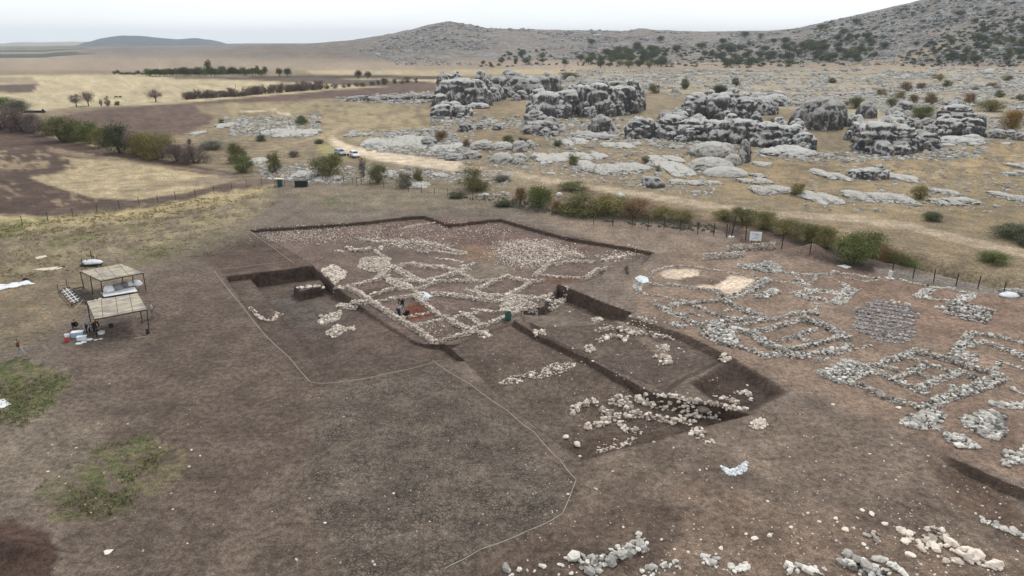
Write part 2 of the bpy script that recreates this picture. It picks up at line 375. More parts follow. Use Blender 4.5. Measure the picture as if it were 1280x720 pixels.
# ------------------------------------------------------------------ the ground sheet
def build_ground():
    vs = np.arange(738, 82, -2.); X, Y, Z = ray(np.full_like(vs, 640), vs); rr = list(Y / -Z * CH)
    rings = [3, 8, 13, 18, 22] + [q for q in rr if q > 24]
    q = rings[-1]
    while q < 2300: q += 13; rings.append(q)
    while q < 10500: q *= 1.025; rings.append(q)
    rings = np.array(rings)
    phi = np.concatenate([np.arange(-180, -48, 4.), np.arange(-48, -44, 1.), np.arange(-44, 44, .2), np.arange(44, 48, 1.), np.arange(48, 180, 4.)])
    phi = np.radians(phi); nr, nc = len(rings), len(phi)
    rg = np.random.default_rng(5)
    RR, PP = np.meshgrid(rings, phi, indexing='ij')
    gx = RR * np.sin(PP); gy = RR * np.cos(PP)
    # part of the sheet where trenches are cut: re-triangulated with their rims
    r0 = int(np.searchsorted(rings, 27)); r1 = int(np.searchsorted(rings, 150))
    c0 = int(np.searchsorted(phi, R(-31))); c1 = int(np.searchsorted(phi, R(43.6)))
    idx = np.arange(nr * nc).reshape(nr, nc)
    Q = []
    for r in range(nr - 1):
        a = idx[r]; b = idx[r + 1]; cc = np.arange(nc); c2 = (cc + 1) % nc
        q = np.stack([a[cc], a[c2], b[c2], b[cc]], 1)
        if r0 <= r < r1: q = q[(cc < c0) | (cc >= c1)]
        Q.append(q)
    Q = np.concatenate(Q)[:, ::-1]
    sub = idx[r0:r1 + 1, c0:c1 + 1]; nin = sub[1:-1, 1:-1].ravel(); bl = np.concatenate([sub[0, :-1], sub[:-1, -1], sub[-1, ::-1][:-1], sub[::-1, 0][:-1]])
    ex = []
    for (P, zf, wd, rc, lo, hi) in TRW:
        if wd > .8: continue
        n = len(P); 
        area = np.sum(P[:, 0] * np.roll(P[:, 1], -1) - np.roll(P[:, 0], -1) * P[:, 1]); sg = 1 if area > 0 else -1
        for k in range(n):
            a, b = P[k], P[(k + 1) % n]; l = np.hypot(*(b - a)); m = max(1, int(l / .22)); nrm = np.array([-(b - a)[1], (b - a)[0]]) / (l + 1e-9) * sg
            for i in range(m):
                p = a + (b - a) * i / m; ex += [p - nrm * .01, p + nrm * wd, p + nrm * (wd * .5)]
    ex = np.array(ex); er = np.hypot(ex[:, 0], ex[:, 1]); ep = np.arctan2(ex[:, 0], ex[:, 1])
    ex = ex[(er > rings[r0] * 1.01) & (er < rings[r1] * .99) & (ep > phi[c0] + .004) & (ep < phi[c1] - .004)]
    X0 = gx.ravel(); Y0 = gy.ravel()
    # drop grid points that crowd a rim
    keep = np.ones(len(nin), bool)
    for (P, zf, wd, rc, lo, hi) in TRW:
        if wd > .8: continue
        s = sdpoly(X0[nin], Y0[nin], P); keep &= ~((s > -.06) & (s < wd + .06))
    inn = nin[keep]
    pts = np.concatenate([np.stack([X0[bl], Y0[bl]], 1), np.stack([X0[inn], Y0[inn]], 1), ex])
    gid = np.concatenate([bl, inn, np.full(len(ex), -1)])
    res = geometry.delaunay_2d_cdt([Vector(p) for p in pts], [(i, (i + 1) % len(bl)) for i in range(len(bl))], [], 1, 1e-5, True)
    nv = len(res[0]); vp = np.array([v[:] for v in res[0]]); T = np.array([list(f) for f in res[2]])
    mp_ = np.full(nv, -1)
    extra = []
    for i, o in enumerate(res[3]):
        g = -1
        for k in o:
            if gid[k] >= 0: g = gid[k]; break
        if g < 0: g = nr * nc + len(extra); extra.append(vp[i])
        mp_[i] = g
    T = mp_[T]
    extra = np.array(extra)
    x = np.concatenate([X0, extra[:, 0]]); y = np.concatenate([Y0, extra[:, 1]])
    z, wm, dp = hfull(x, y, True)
    # orientation of triangles
    ar = (x[T[:, 1]] - x[T[:, 0]]) * (y[T[:, 2]] - y[T[:, 0]]) - (x[T[:, 2]] - x[T[:, 0]]) * (y[T[:, 1]] - y[T[:, 0]])
    T[ar < 0] = T[ar < 0][:, ::-1]
    Tq = np.concatenate([Q[:, [0, 1, 2]], Q[:, [0, 2, 3]], T])
    ar = (x[Tq[:, 1]] - x[Tq[:, 0]]) * (y[Tq[:, 2]] - y[Tq[:, 0]]) - (x[Tq[:, 2]] - x[Tq[:, 0]]) * (y[Tq[:, 1]] - y[Tq[:, 0]])
    Tq[ar < 0] = Tq[ar < 0][:, ::-1]
    Tq = Tq[np.abs(ar) > 1e-9]
    return x, y, z, wm, dp, Tq
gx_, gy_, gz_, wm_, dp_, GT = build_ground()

# ------------------------------------------------------------------ what the ground is made of, place by place
SOIL = (.150, .120, .100); 
def srgb(*c): return tuple((k / 255 / 12.92 if k < 10 else ((k / 255 + .055) / 1.055) ** 2.4) for k in c)
def alb(r, g, b, k=.81): return tuple(min(.85, q * k) for q in srgb(r, g, b))
def paint():
    x, y, z = gx_, gy_, gz_
    zb = z.copy(); zb[dp_ > 0] *= 1
    u, v = proj(x, y, np.where(np.hypot(x, y) < 160, 0, z)); ok = np.isfinite(u) & (u > -700) & (u < 2000) & (v < 1100)
    u = np.where(ok, u, -600.); v = np.where(ok, v, 800.)
    sc = np.clip((v - 50) / 300, .02, 1.5)
    nz = lambda s, o=4, k=0: fbm(np.stack([u / s, v / (s * .5), np.zeros_like(u)], 1), o, 100 + k)
    A, B, C = nz(60, 5, 0), nz(18, 4, 1), nz(6, 3, 2)
    col = np.tile(np.array(alb(128, 114, 102)), (len(x), 1))
    att = {k: np.zeros(len(x)) for k in ('crack', 'grain', 'furrow', 'rocky')}
    def mask(poly, soft=4., warp=4., seed=0):
        wu = u + warp * (A + B) * 1.2; wv = v + warp * .5 * (B - A + C * .6)
        return sstep(sdpoly(wu, wv, poly), -soft, soft)
    def put(poly, c, soft=4., warp=4., op=1., th=None, **at_):
        m = mask(poly, soft, warp) * op
        if th is not None: m = m * sstep(B * .6 + C * .7, th - .12, th + .12)
        nonlocal col
        col = col * (1 - m[:, None]) + np.array(c) * m[:, None]
        for k, val in at_.items(): att[k] = att[k] * (1 - m) + val * m
        return m
    # plains beyond
    put([(-700, 130), (-700, 40), (2000, 40), (2000, 380), (1290, 375), (1100, 345), (1000, 320), (880, 280), (640, 250), (430, 228), (345, 224), (0, 285), (-700, 400)], alb(150, 134, 108), 4, 3, 1)
    put([(-700, 40), (2000, 40), (2000, 88), (-700, 88)], alb(168, 150, 130), 2, 1)
    put([(-300, 96), (60, 94), (140, 93), (330, 95), (560, 100), (560, 112), (420, 118), (230, 128), (170, 134), (100, 133), (40, 140), (-300, 150)], alb(205, 188, 152), 1, 1.)
    put([(-300, 118), (-300, 106), (48, 106), (42, 115)], alb(110, 92, 80), .6, .6)
    put([(-300, 105), (-300, 96), (40, 96), (50, 105)], alb(160, 144, 120), .6, .6, furrow=.5)
    put([(190, 96.5), (330, 96), (420, 98), (556, 103), (556, 111), (420, 106), (330, 101), (230, 99)], alb(104, 88, 76), .7, 1)
    put([(380, 88), (720, 86), (720, 92), (560, 95), (400, 95)], alb(190, 172, 136), 1, 1)
    put([(300, 95.5), (410, 93), (550, 95), (550, 99), (410, 98), (320, 97)], alb(80, 70, 60), .6, .5)
    put([(240, 128), (330, 120), (420, 112), (560, 104), (545, 114), (440, 122), (330, 127), (240, 131)], alb(112, 90, 78), 1, 1)
    put([(330, 110), (400, 107), (395, 103), (330, 104)], alb(205, 188, 152), 1, 1)
    put([(60, 148), (140, 134), (240, 129), (250, 140), (268, 145), (262, 155), (225, 170), (150, 172), (90, 160)], alb(112, 92, 80), 1.2, 2, furrow=.3)
    put([(60, 166), (100, 170), (240, 200), (205, 210), (120, 196), (40, 180)], alb(178, 160, 128), 2, 3)
    # near ploughed field, left
    put([(-700, 105), (0, 152), (60, 171), (160, 191), (240, 206), (310, 220), (345, 228), (250, 246), (120, 262), (0, 278), (-700, 360)], alb(92, 74, 64), 1.2, 1.5, furrow=.55)
    put([(85, 197), (150, 201), (220, 212), (300, 224), (250, 238), (170, 251), (118, 247), (60, 231), (36, 222), (95, 211)], alb(186, 168, 134), 1.5, 2.2, furrow=.25)
    put([(-60, 176), (60, 190), (110, 205), (90, 214), (-60, 205)], alb(160, 142, 114), 2, 5, .75, th=.12); put([(-60, 222), (60, 232), (150, 250), (60, 262), (-60, 250)], alb(150, 132, 106), 2, 5, .6, th=.2)
    put([(-200, 190), (60, 205), (40, 214), (-200, 210)], alb(160, 140, 112), 2, 6, .7, th=.0)
    put([(60, 262), (180, 250), (330, 226), (345, 228), (200, 262), (60, 282)], alb(100, 84, 72), 1, 1, .8)
    put([(60, 184), (160, 199), (300, 219), (160, 205), (60, 190)], alb(170, 150, 122), 1, 2, .6)
    # strip of pale grass along the left fence
    put([(-400, 300), (0, 272), (120, 268), (220, 252), (345, 230), (345, 238), (230, 268), (110, 285), (0, 300), (-400, 340)], alb(186, 168, 128), 3, 6)
    put([(-700, 300), (0, 292), (120, 285), (260, 260), (345, 236), (420, 232), (420, 250), (330, 285), (240, 320), (150, 360), (60, 420), (0, 440), (-700, 520)], alb(136, 122, 102), 8, 10)
    put([(0, 290), (120, 285), (300, 250), (380, 240), (300, 280), (200, 310), (90, 330), (0, 350)], alb(158, 144, 112), 8, 14, .9, th=-.05)
    put([(160, 315), (300, 290), (330, 310), (240, 325), (170, 335)], alb(110, 108, 72), 5, 8, .6, th=-.1)
    put([(60, 300), (170, 280), (200, 270), (210, 280), (120, 300), (50, 316)], alb(96, 100, 58), 4, 8, .75, th=.1)
    put([(-50, 285), (60, 272), (70, 280), (0, 300), (-50, 302)], alb(108, 116, 60), 3, 5, .8, th=-.1)
    put([(0, 350), (120, 340), (70, 400), (0, 440)], alb(142, 124, 98), 8, 10, .6, th=-.1)
    # worked ground round the dig
    put([(300, 300), (350, 240), (430, 230), (640, 250), (880, 285), (820, 315), (740, 302), (625, 272), (530, 268), (312, 287)], alb(131, 118, 105), 5, 3)
    put([(360, 236), (470, 232), (620, 252), (640, 262), (500, 262), (380, 256)], alb(139, 127, 106), 5, 5, .7)
    put([(640, 250), (900, 288), (1000, 330), (900, 330), (800, 320), (700, 290)], alb(148, 130, 114), 6, 4)
    for q in ([(380, 252), (430, 248), (480, 262), (430, 268)], [(520, 262), (610, 262), (600, 268), (530, 268)]): put(q, alb(92, 96, 62), 3, 6, .7, th=.05)
    # soil of the dig, west half
    put([(150, 360), (230, 320), (312, 292), (400, 335), (560, 430), (740, 600), (700, 660), (560, 740), (100, 740), (60, 560), (90, 430)], alb(119, 104, 92), 14, 12, 1, crack=.25, grain=.5)
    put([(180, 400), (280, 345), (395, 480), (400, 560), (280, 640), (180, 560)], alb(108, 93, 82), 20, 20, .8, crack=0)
    put([(250, 320), (320, 296), (370, 318), (392, 330), (282, 344)], alb(104, 86, 76), 5, 4)
    put([(400, 490), (540, 450), (640, 520), (715, 605), (695, 650), (560, 716), (440, 740), (380, 620)], alb(124, 111, 99), 14, 8, 1, crack=1., grain=.3)
    put([(560, 730), (700, 650), (722, 605), (680, 560), (728, 576), (870, 540), (990, 500), (1130, 560), (1200, 580), (1290, 640), (1300, 800), (500, 800)], alb(126, 110, 97), 8, 8, 1, grain=.7)
    put([(560, 730), (700, 655), (800, 620), (860, 650), (840, 700), (700, 740)], alb(107, 91, 79), 10, 10, .9, grain=.4)
    put([(900, 540), (1050, 510), (1180, 580), (1200, 640), (1050, 600), (930, 590)], alb(138, 121, 107), 14, 12, .8)
    put([(1150, 560), (1260, 610), (1300, 650), (1290, 700), (1180, 620)], alb(112, 92, 78), 6, 8, .8)
    put([(850, 600), (1290, 700), (1300, 800), (840, 800)], alb(140, 120, 104), 16, 14, .8, grain=.8)
    # the right-hand terrace
    put([(800, 335), (880, 310), (1000, 322), (1100, 340), (1290, 375), (1400, 400), (1400, 640), (1240, 590), (1100, 530), (990, 485), (900, 440), (800, 390), (785, 350)], alb(150, 129, 112), 5, 5, 1, grain=.3)
    put([(1030, 330), (1100, 345), (1290, 375), (1290, 440), (1150, 420), (1060, 380)], alb(146, 122, 105), 6, 8, .9)
    put([(1130, 500), (1240, 500), (1290, 520), (1290, 600), (1200, 570), (1130, 545)], alb(142, 120, 105), 6, 8, .9)
    put([(850, 350), (870, 345), (900, 350), (915, 345), (905, 358), (880, 362), (850, 355)], alb(120, 103, 90), 1.5, 2)
    put([(823, 342), (832, 337), (860, 336), (876, 338), (874, 344), (848, 349), (832, 347)], alb(232, 210, 186), .8, 1.)
    put([(863, 357), (895, 356), (906, 350), (912, 345), (930, 347), (944, 350), (935, 360), (922, 367), (905, 366), (895, 362)], alb(232, 210, 186), .8, 1.)
    # trench floors
    put([(312, 288), (430, 280), (530, 270), (625, 274), (816, 316), (700, 355), (600, 418), (520, 425), (440, 385), (392, 332)], alb(122, 105, 95), 3, 3, 1, grain=1.)
    put([(320, 290), (530, 272), (600, 280), (760, 308), (640, 320), (560, 300), (330, 300)], alb(124, 100, 90), 3, 3, .8, grain=1.)
    put([(560, 335), (600, 322), (640, 330), (640, 345), (590, 352)], alb(134, 122, 106), 3, 3, .9)
    put([(570, 305), (625, 306), (618, 322), (585, 320)], alb(150, 122, 98), 3, 2, .8)
    put([(560, 402), (640, 398), (740, 450), (822, 497), (880, 505), (938, 518), (868, 537), (728, 575), (640, 510), (583, 452)], alb(110, 95, 84), 3, 3, 1)
    put([(600, 440), (740, 480), (700, 530), (640, 510)], alb(120, 106, 94), 8, 8, .7)
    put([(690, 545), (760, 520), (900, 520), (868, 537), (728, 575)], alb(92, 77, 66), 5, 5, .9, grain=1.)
    put([(282, 346), (393, 332), (520, 424), (583, 452), (391, 478), (335, 420)], alb(108, 93, 83), 2, 2)
    put([(325, 358), (392, 345), (430, 372), (420, 395), (360, 395)], alb(116, 105, 97), 6, 6, .8)
    put([(505, 378), (522, 374), (541, 390), (512, 397)], alb(125, 74, 52), 1.5, 1.)
    put([(645, 350), (690, 343), (730, 345), (735, 350), (690, 352)], alb(118, 88, 72), 2, 2, .8)
    put([(445, 362), (480, 352), (500, 360), (465, 372)], alb(104, 88, 74), 1.5, 1)
    put([(735, 400), (770, 392), (860, 420), (915, 447), (860, 472), (830, 498), (735, 455), (660, 408)], alb(106, 92, 82), 5, 5, .95, grain=.5)
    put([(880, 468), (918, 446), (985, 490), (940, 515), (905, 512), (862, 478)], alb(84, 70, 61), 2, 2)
    put([(-100, 652), (20, 650), (62, 665), (75, 690), (60, 740), (-100, 760)], alb(88, 69, 59), 7, 5)
    # green and dry patches at the left edge
    put([(-60, 455), (40, 452), (85, 470), (75, 500), (30, 530), (-60, 538)], alb(120, 116, 80), 6, 8, .8, th=-.3)
    put([(-60, 455), (40, 450), (88, 468), (80, 500), (40, 528), (-60, 538)], alb(92, 100, 58), 6, 8, .75, th=.08)
    put([(60, 590), (110, 570), (170, 545), (235, 560), (225, 600), (160, 640), (60, 655)], alb(128, 120, 84), 8, 12, .7, th=-.1)
    put([(50, 600), (120, 560), (180, 545), (210, 560), (190, 600), (160, 645), (50, 650)], alb(92, 98, 62), 8, 12, .75, th=.12)
    put([(-60, 530), (60, 520), (140, 520), (110, 580), (20, 640), (-60, 640)], alb(142, 128, 112), 12, 16, .7)
    # stream bank spoil and the land beyond the fence
    put([(885, 282), (930, 272), (1000, 290), (1080, 320), (1160, 342), (1080, 342), (1000, 322), (930, 306)], alb(92, 76, 70), 3, 4)
    put([(920, 300), (950, 294), (990, 304), (1040, 322), (1000, 322), (950, 308)], alb(128, 108, 94), 2, 3)
    put([(430, 232), (560, 240), (640, 252), (880, 285), (880, 272), (700, 240), (560, 225), (430, 222)], alb(136, 122, 100), 2, 4)
    put([(640, 240), (760, 262), (900, 285), (860, 262), (740, 238)], alb(120, 96, 84), 3, 4, .8)
    put([(1090, 335), (1180, 345), (1290, 362), (1290, 376), (1180, 360), (1100, 346)], alb(142, 132, 122), 2, 3)
    for q in ([(500, 150), (700, 130), (1000, 200), (1290, 200), (1290, 300), (1000, 260), (700, 200)],): put(q, alb(160, 138, 103), 6, 12, .6, th=-.05)
    put([(280, 130), (520, 125), (560, 160), (470, 175), (300, 170)], alb(172, 156, 120), 4, 8, .7, th=-.15)
    put([(395, 178), (430, 178), (470, 197), (405, 197)], alb(176, 166, 112), 3, 3, .8)
    put([(150, 240), (230, 225), (360, 205), (420, 205), (430, 224), (345, 228)], alb(142, 126, 108), 3, 6, .7)
    put([(700, 92), (960, 88), (1290, 85), (1290, 165), (1200, 175), (1050, 150), (850, 115), (700, 105)], alb(180, 165, 138), 3, 6, .8)
    put([(1060, 200), (1290, 180), (1290, 215), (1100, 225)], alb(180, 156, 116), 4, 8, .7, th=-.1)
    put([(640, 232), (760, 246), (880, 262), (990, 280), (1100, 270), (1290, 320), (1290, 345), (1150, 315), (990, 300), (870, 276), (740, 262)], alb(158, 137, 106), 3, 4, .6, th=-.1)
    # tracks
    trk = []
    def track(line, wd, c, op=1.):
        nonlocal col
        d = sdline(u + 1.5 * B, v + .8 * C, line); wv = wd * np.clip((v - 53) / 140, .1, 2)
        m = sstep(-d, -wv * 1.25, -wv * .75) * op
        col = col * (1 - m[:, None]) + np.array(c) * m[:, None]
        for k in att: att[k] = att[k] * (1 - m)
        trk.append(m)
    T1 = [(415, 176), (432, 186), (470, 194), (520, 201), (575, 209)]
    track(T1, 6., alb(222, 202, 175))
    track([(575, 209), (640, 218), (700, 228), (800, 243), (880, 256), (960, 268), (1060, 272), (1140, 284), (1220, 304), (1290, 318)], 2.8, alb(186, 167, 142))
    track([(415, 178), (400, 172), (420, 163), (438, 158), (425, 154), (380, 150)], 2.0, alb(186, 166, 134), .8)
    track([(300, 140), (345, 137), (350, 143), (362, 143)], 1.6, alb(214, 198, 166), .9)
    track([(470, 150), (420, 165), (300, 198)], 1.3, alb(176, 156, 124), .6)
    track([(0, 150), (40, 135), (70, 120), (52, 103), (46, 96)], 1.6, alb(214, 196, 162), .8)
    track([(640, 252), (760, 290), (840, 310), (800, 345), (770, 390), (830, 440)], 2.8, alb(150, 133, 117), .6)
    for ln_ in ([(140, 470), (220, 430), (262, 380), (270, 345)], [(150, 480), (232, 438), (276, 386)], [(90, 560), (220, 520), (330, 530), (420, 600)], [(560, 262), (700, 292), (800, 318)], [(820, 600), (880, 640), (900, 660)], [(1000, 560), (1090, 520), (1150, 560)], [(190, 350), (230, 340), (300, 300), (380, 262)]): track(ln_, 1.1, alb(104, 90, 79), .35)
    # bare rock of the hills
    r = np.hypot(x, y); phi = np.arctan2(x, y)
    m = sstep(z, 1.5, 9) * sstep(r, 800, 950); m1 = m * sstep(phi, ray(400, 60)[0], ray(520, 60)[0])
    col = col * (1 - m[:, None]) + np.array(alb(128, 113, 98)) * m[:, None]
    att['rocky'] = np.maximum(m1, m * (.45 + .4 * sstep(n2(x, y, 160., 3, 14), -.1, .3)))
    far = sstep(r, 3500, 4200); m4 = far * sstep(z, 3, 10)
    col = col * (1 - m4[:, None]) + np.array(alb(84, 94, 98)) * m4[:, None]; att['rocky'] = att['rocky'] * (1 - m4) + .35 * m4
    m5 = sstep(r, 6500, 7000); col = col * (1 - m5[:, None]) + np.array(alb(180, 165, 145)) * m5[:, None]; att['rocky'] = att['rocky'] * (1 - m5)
    # far plain, left: alternating fields
    m6 = sstep(r, 1500, 1700) * (z < 6) * (r < 6500); s6 = np.where(np.sin(r / 170.) + n2(x, y, 800., 2, 3) > .1, 0, 1)[:, None]
    col = np.where(m6[:, None] > .5, np.array(alb(150, 140, 120)) * (1 - s6) + np.array(alb(84, 88, 76)) * s6, col)
    pale = put([(1060, 84), (1110, 70), (1180, 55), (1200, 62), (1140, 78), (1100, 84)], alb(184, 162, 130), 3, 5, .7)
    att['rocky'] *= 1 - pale * .8
    # freshly cut earth sections: moister soil, with their shade also painted into the colour
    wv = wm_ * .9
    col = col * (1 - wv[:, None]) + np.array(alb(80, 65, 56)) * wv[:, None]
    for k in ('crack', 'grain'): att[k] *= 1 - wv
    grassy = sstep(-np.hypot(x, y), -1000, -400) * sstep(np.hypot(x, y), 110, 150); tone = 1 + .16 * A + .12 * B + C * (.06 + .16 * grassy) + grassy * .22 * n2(x, y, 5., 3, 77); col = col * np.clip(tone, .6, 1.4)[:, None]
    return u, v, col, att, trk
PU, PV, gcol, gatt, TRK = paint()
def ground_objects():
    cu = (PU[GT].mean(1)); cv = PV[GT].mean(1); cz = gz_[GT].mean(1); cr2 = np.hypot(gx_[GT].mean(1), gy_[GT].mean(1))
    cls = np.zeros(len(GT), int)
    def inp(poly): return sdpoly(cu, cv, poly) > 0
    cls[inp([(-700, 105), (0, 152), (60, 171), (160, 191), (240, 206), (310, 220), (345, 228), (250, 246), (120, 262), (0, 278), (-700, 360)])] = 1
    cls[inp([(-300, 96), (60, 94), (140, 93), (330, 95), (560, 100), (560, 112), (420, 118), (230, 128), (170, 134), (100, 133), (40, 140), (-300, 150)]) & (cls == 0)] = 2
    cls[inp([(60, 148), (140, 134), (240, 129), (250, 140), (268, 145), (262, 155), (225, 170), (150, 172), (90, 160)])] = 3
    t = np.max([m for m in TRK[:2]], 0); cls[(t[GT].mean(1) > .5)] = 4
    cls[(cr2 > 820) & (cz > 4)] = 5
    cls[(cr2 > 3500) & (cz > 4)] = 6
    names = ['ground', 'ploughed_field', 'stubble_field', 'brown_field', 'dirt_road', 'hills', 'far_hills']
    V = np.stack([gx_, gy_, gz_], 1)
    for k, nme in enumerate(names):
        f = GT[cls == k]
        if not len(f): continue
        ui, inv = np.unique(f, return_inverse=True)
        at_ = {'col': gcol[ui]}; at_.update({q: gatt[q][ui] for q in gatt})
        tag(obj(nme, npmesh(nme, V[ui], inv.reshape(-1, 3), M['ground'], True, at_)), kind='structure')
ground_objects()
# ------------------------------------------------------------------ stones
def mk_templates(n, sub, seed, planes=7, lo=.55, hi=.85):
    r = np.random.default_rng(seed); V0, F0 = ICO[sub]; o = []
    for k in range(n):
        V = V0.copy()
        for j in range(planes):
            d = r.normal(size=3); d /= np.linalg.norm(d); q = r.uniform(lo, hi); s = V @ d
            V = V - np.maximum(s - q, 0)[:, None] * d
        o.append(V)
    return o, F0
TPL, TPF = mk_templates(10, 1, 4)
TPL2, TPF2 = mk_templates(6, 2, 8, 10, .5, .85)
def scatter(P, S, tint, rg, hi=False, tilt=.5):
    """merged stone shapes; P centres, S (n,3) half sizes"""
    tp, tf = (TPL2, TPF2) if hi else (TPL, TPF)
    n = len(P); ch = rg.integers(0, len(tp), n); Vs, Fs, Ts = [], [], []; off = 0
    az = rg.uniform(0, 2 * np.pi, n); tx = rg.normal(0, tilt, n); 
    ca, sa, ct, st = np.cos(az), np.sin(az), np.cos(tx), np.sin(tx)
    for k in range(len(tp)):
        m = np.where(ch == k)[0]
        if not len(m): continue
        V = tp[k][None] * S[m][:, None, :]
        x, y, z = V[..., 0], V[..., 1], V[..., 2]
        y, z = y * ct[m][:, None] - z * st[m][:, None], y * st[m][:, None] + z * ct[m][:, None]
        x, y = x * ca[m][:, None] - y * sa[m][:, None], x * sa[m][:, None] + y * ca[m][:, None]
        V = np.stack([x, y, z], -1) + P[m][:, None, :]
        nv = V.shape[1]
        Vs.append(V.reshape(-1, 3)); Fs.append((tf[None] + (off + np.arange(len(m)) * nv)[:, None, None]).reshape(-1, 3)); off += len(m) * nv
        Ts.append(np.repeat(tint[m], nv))
    return np.concatenate(Vs), np.concatenate(Fs), np.concatenate(Ts)
def stone_obj(name, P, S, tint, mat, rg, parent=None, origin=None, hi=False, tilt=.5):
    if origin is None: origin = np.array([P[:, 0].mean(), P[:, 1].mean(), P[:, 2].min()])
    V, Fc, T = scatter(P - origin, S, tint, rg, hi, tilt)
    o = obj(name, npmesh(name, V, Fc, mat, False, {'tint': T}))
    if parent is not None:
        o.parent = parent; o.location = Vector(origin) - parent.location
    else: o.location = origin
    return o
RG = np.random.default_rng(42)
g4_ = 'rebuilt foundations on the right-hand terrace'
WF = [1.]
def wall_pts(line, wd, ht, sz, fill=1.):
    P = place([p[0] for p in line], [p[1] for p in line])[:, :2]; out = []
    for a, b in zip(P[:-1], P[1:]):
        l = np.hypot(*(b - a)) + 1e-6; t = (b - a) / l; nn = np.array([-t[1], t[0]])
        lay = max(1, int(round(ht / (sz * .62))))
        for k in range(lay):
            wd_ = wd * (.78 if wd > .6 else .9) * WF[0]; n = int(l * wd_ / (sz * sz * (.25 if sz < .36 else .36)) * fill * (1 if k < 1 else .6)) + 1
            s = RG.uniform(-.04, 1.04, n) * l; q = RG.uniform(-.5, .5, n); q = np.sign(q) * np.abs(q * 2) ** .62 / 2 * (wd_ * (1 - .12 * k))
            xy = a + t * s[:, None] + nn * q[:, None] + RG.normal(0, sz * .12, (n, 2))
            out.append(np.concatenate([xy, np.full((n, 1), k * sz * .55)], 1))
    return np.concatenate(out)
def area_pts(poly, sz, fill, ht=0., rows=None):
    Pw = place([p[0] for p in poly], [p[1] for p in poly])[:, :2]; lo, hi = Pw.min(0), Pw.max(0); e_ = 2.2 if ht < .12 and sz < .3 and rows is None else 0.; lo = lo - e_; hi = hi + e_
    ar = np.prod(hi - lo); n = int(ar / (sz * sz * (.29 if sz < .36 else .40)) * fill * (1 + ht / sz)) + 2
    q = RG.uniform(lo, hi, (n, 2)); s = sdpoly(q[:, 0], q[:, 1], Pw); nz = vnoise(np.stack([q[:, 0] * .8, q[:, 1] * .8, q[:, 0] * 0], 1), 5) * .5
    keep = (s + nz * min(1.2, .35 * math.sqrt(ar)) * .6 + (RG.normal(0, min(.85, .35 + .05 * math.sqrt(ar)), n) if ht < .12 and sz < .3 and ar > 20 and rows is None and fill < .4 else 0) > 0)
    if rows is not None:
        d = np.array(rows[:2]) / np.hypot(*rows[:2]); c = q @ np.array([-d[1], d[0]]); keep &= (np.mod(c / rows[2], 1) < .62)
    q = q[keep]; s = s[keep]
    z = RG.uniform(0, 1, len(q)) * ht * np.clip(s / (sz * 3), 0, 1)
    return np.concatenate([q, z[:, None]], 1)
def finish(pts, sz, tone=.66, sp=.26, elong=1.35, flat=.62):
    n = len(pts); z = gz(pts[:, 0], pts[:, 1]); s = sz * np.exp(RG.normal(0, .36, n)) * (.335 if sz < .36 else .41)
    S = np.stack([s * RG.uniform(1, elong, n), s * RG.uniform(.8, 1.05, n), s * RG.uniform(flat - .12, flat + .15, n)], 1)
    P = np.stack([pts[:, 0], pts[:, 1], z + pts[:, 2] + S[:, 2] * .45], 1)
    return P, S, np.clip(RG.normal(tone, sp, n), 0, 1)
def ruin(label, pieces, mat='stone', sz=.235, group=None, tone=.62, cat='stone foundation', name='stone_foundation', sp=.28, flat=.62, elong=1.35, part='wall'):
    if sz > .4: sz *= .85
    """one connected ruin; pieces: ('w', line, width, height[, size]) or ('a', polygon, fill, height[, size])"""
    made = []; WF[0] = .80 if mat == 'grey' and group == g4_ else .92
    for p in pieces:
        s = p[4] if len(p) > 4 and p[4] else sz
        if s > .4: s *= .8
        if p[0] == 'w': q = wall_pts(p[1], p[2], p[3], s, .95)
        else: q = area_pts(p[1], s, p[2], p[3], p[5] if len(p) > 5 else None)
        if len(q) < 1: continue
        made.append((p[0], finish(q, s, tone, sp, elong, flat), s))
    mt = M[mat]
    if len(made) == 1:
        k, (P, S, T), s = made[0]
        return tag(stone_obj(name, P, S, T, mt, RG, hi=s > .55), label, cat, group, 'stuff' if name == 'rubble_spread' else None)
    allP = np.concatenate([m[1][0] for m in made]); root = empty(name, Vector((*allP[:, :2].mean(0), float(np.median(allP[:, 2]) - .15))))
    tag(root, label, cat, group)
    for k, (P, S, T), s in made: stone_obj(part if k == 'w' else 'rubble', P, S, T, mt, RG, parent=root, hi=s > .55)
    return root
W = lambda l, w=.6, h=.35, s=None: ('w', l, w, h, s)
A_ = lambda l, f=.8, h=.1, s=None, rows=None: ('a', l, f, h, s, rows)
g1 = 'stone wall ruins in the open excavation trench'
ruin('pale stone house foundation with narrow rooms, two diggers working in its red soil room', [
    W([(433, 360), (447, 357), (472, 350), (487, 346)], .75, .5), W([(433, 360), (450, 368), (463, 378), (468, 381)], .8, .55), W([(462, 371), (483, 364), (507, 359)], .55, .4),
    W([(470, 379), (493, 374), (517, 371)], .5, .4), W([(423, 383), (447, 380), (463, 378)], 1.1, .45), W([(468, 381), (497, 400), (520, 413), (543, 430)], .8, .55),
    W([(543, 430), (573, 421), (594, 416)], .65, .4), W([(517, 371), (540, 387), (548, 395), (560, 398)], .75, .5), W([(503, 398), (535, 392)], .4, .3), W([(513, 408), (535, 404), (553, 400)], .6, .35),
    W([(557, 397), (573, 407), (592, 416)], 1.0, .5), A_([(536, 410), (552, 410), (550, 417), (538, 416)], .35, 0, .22)], group=g1)
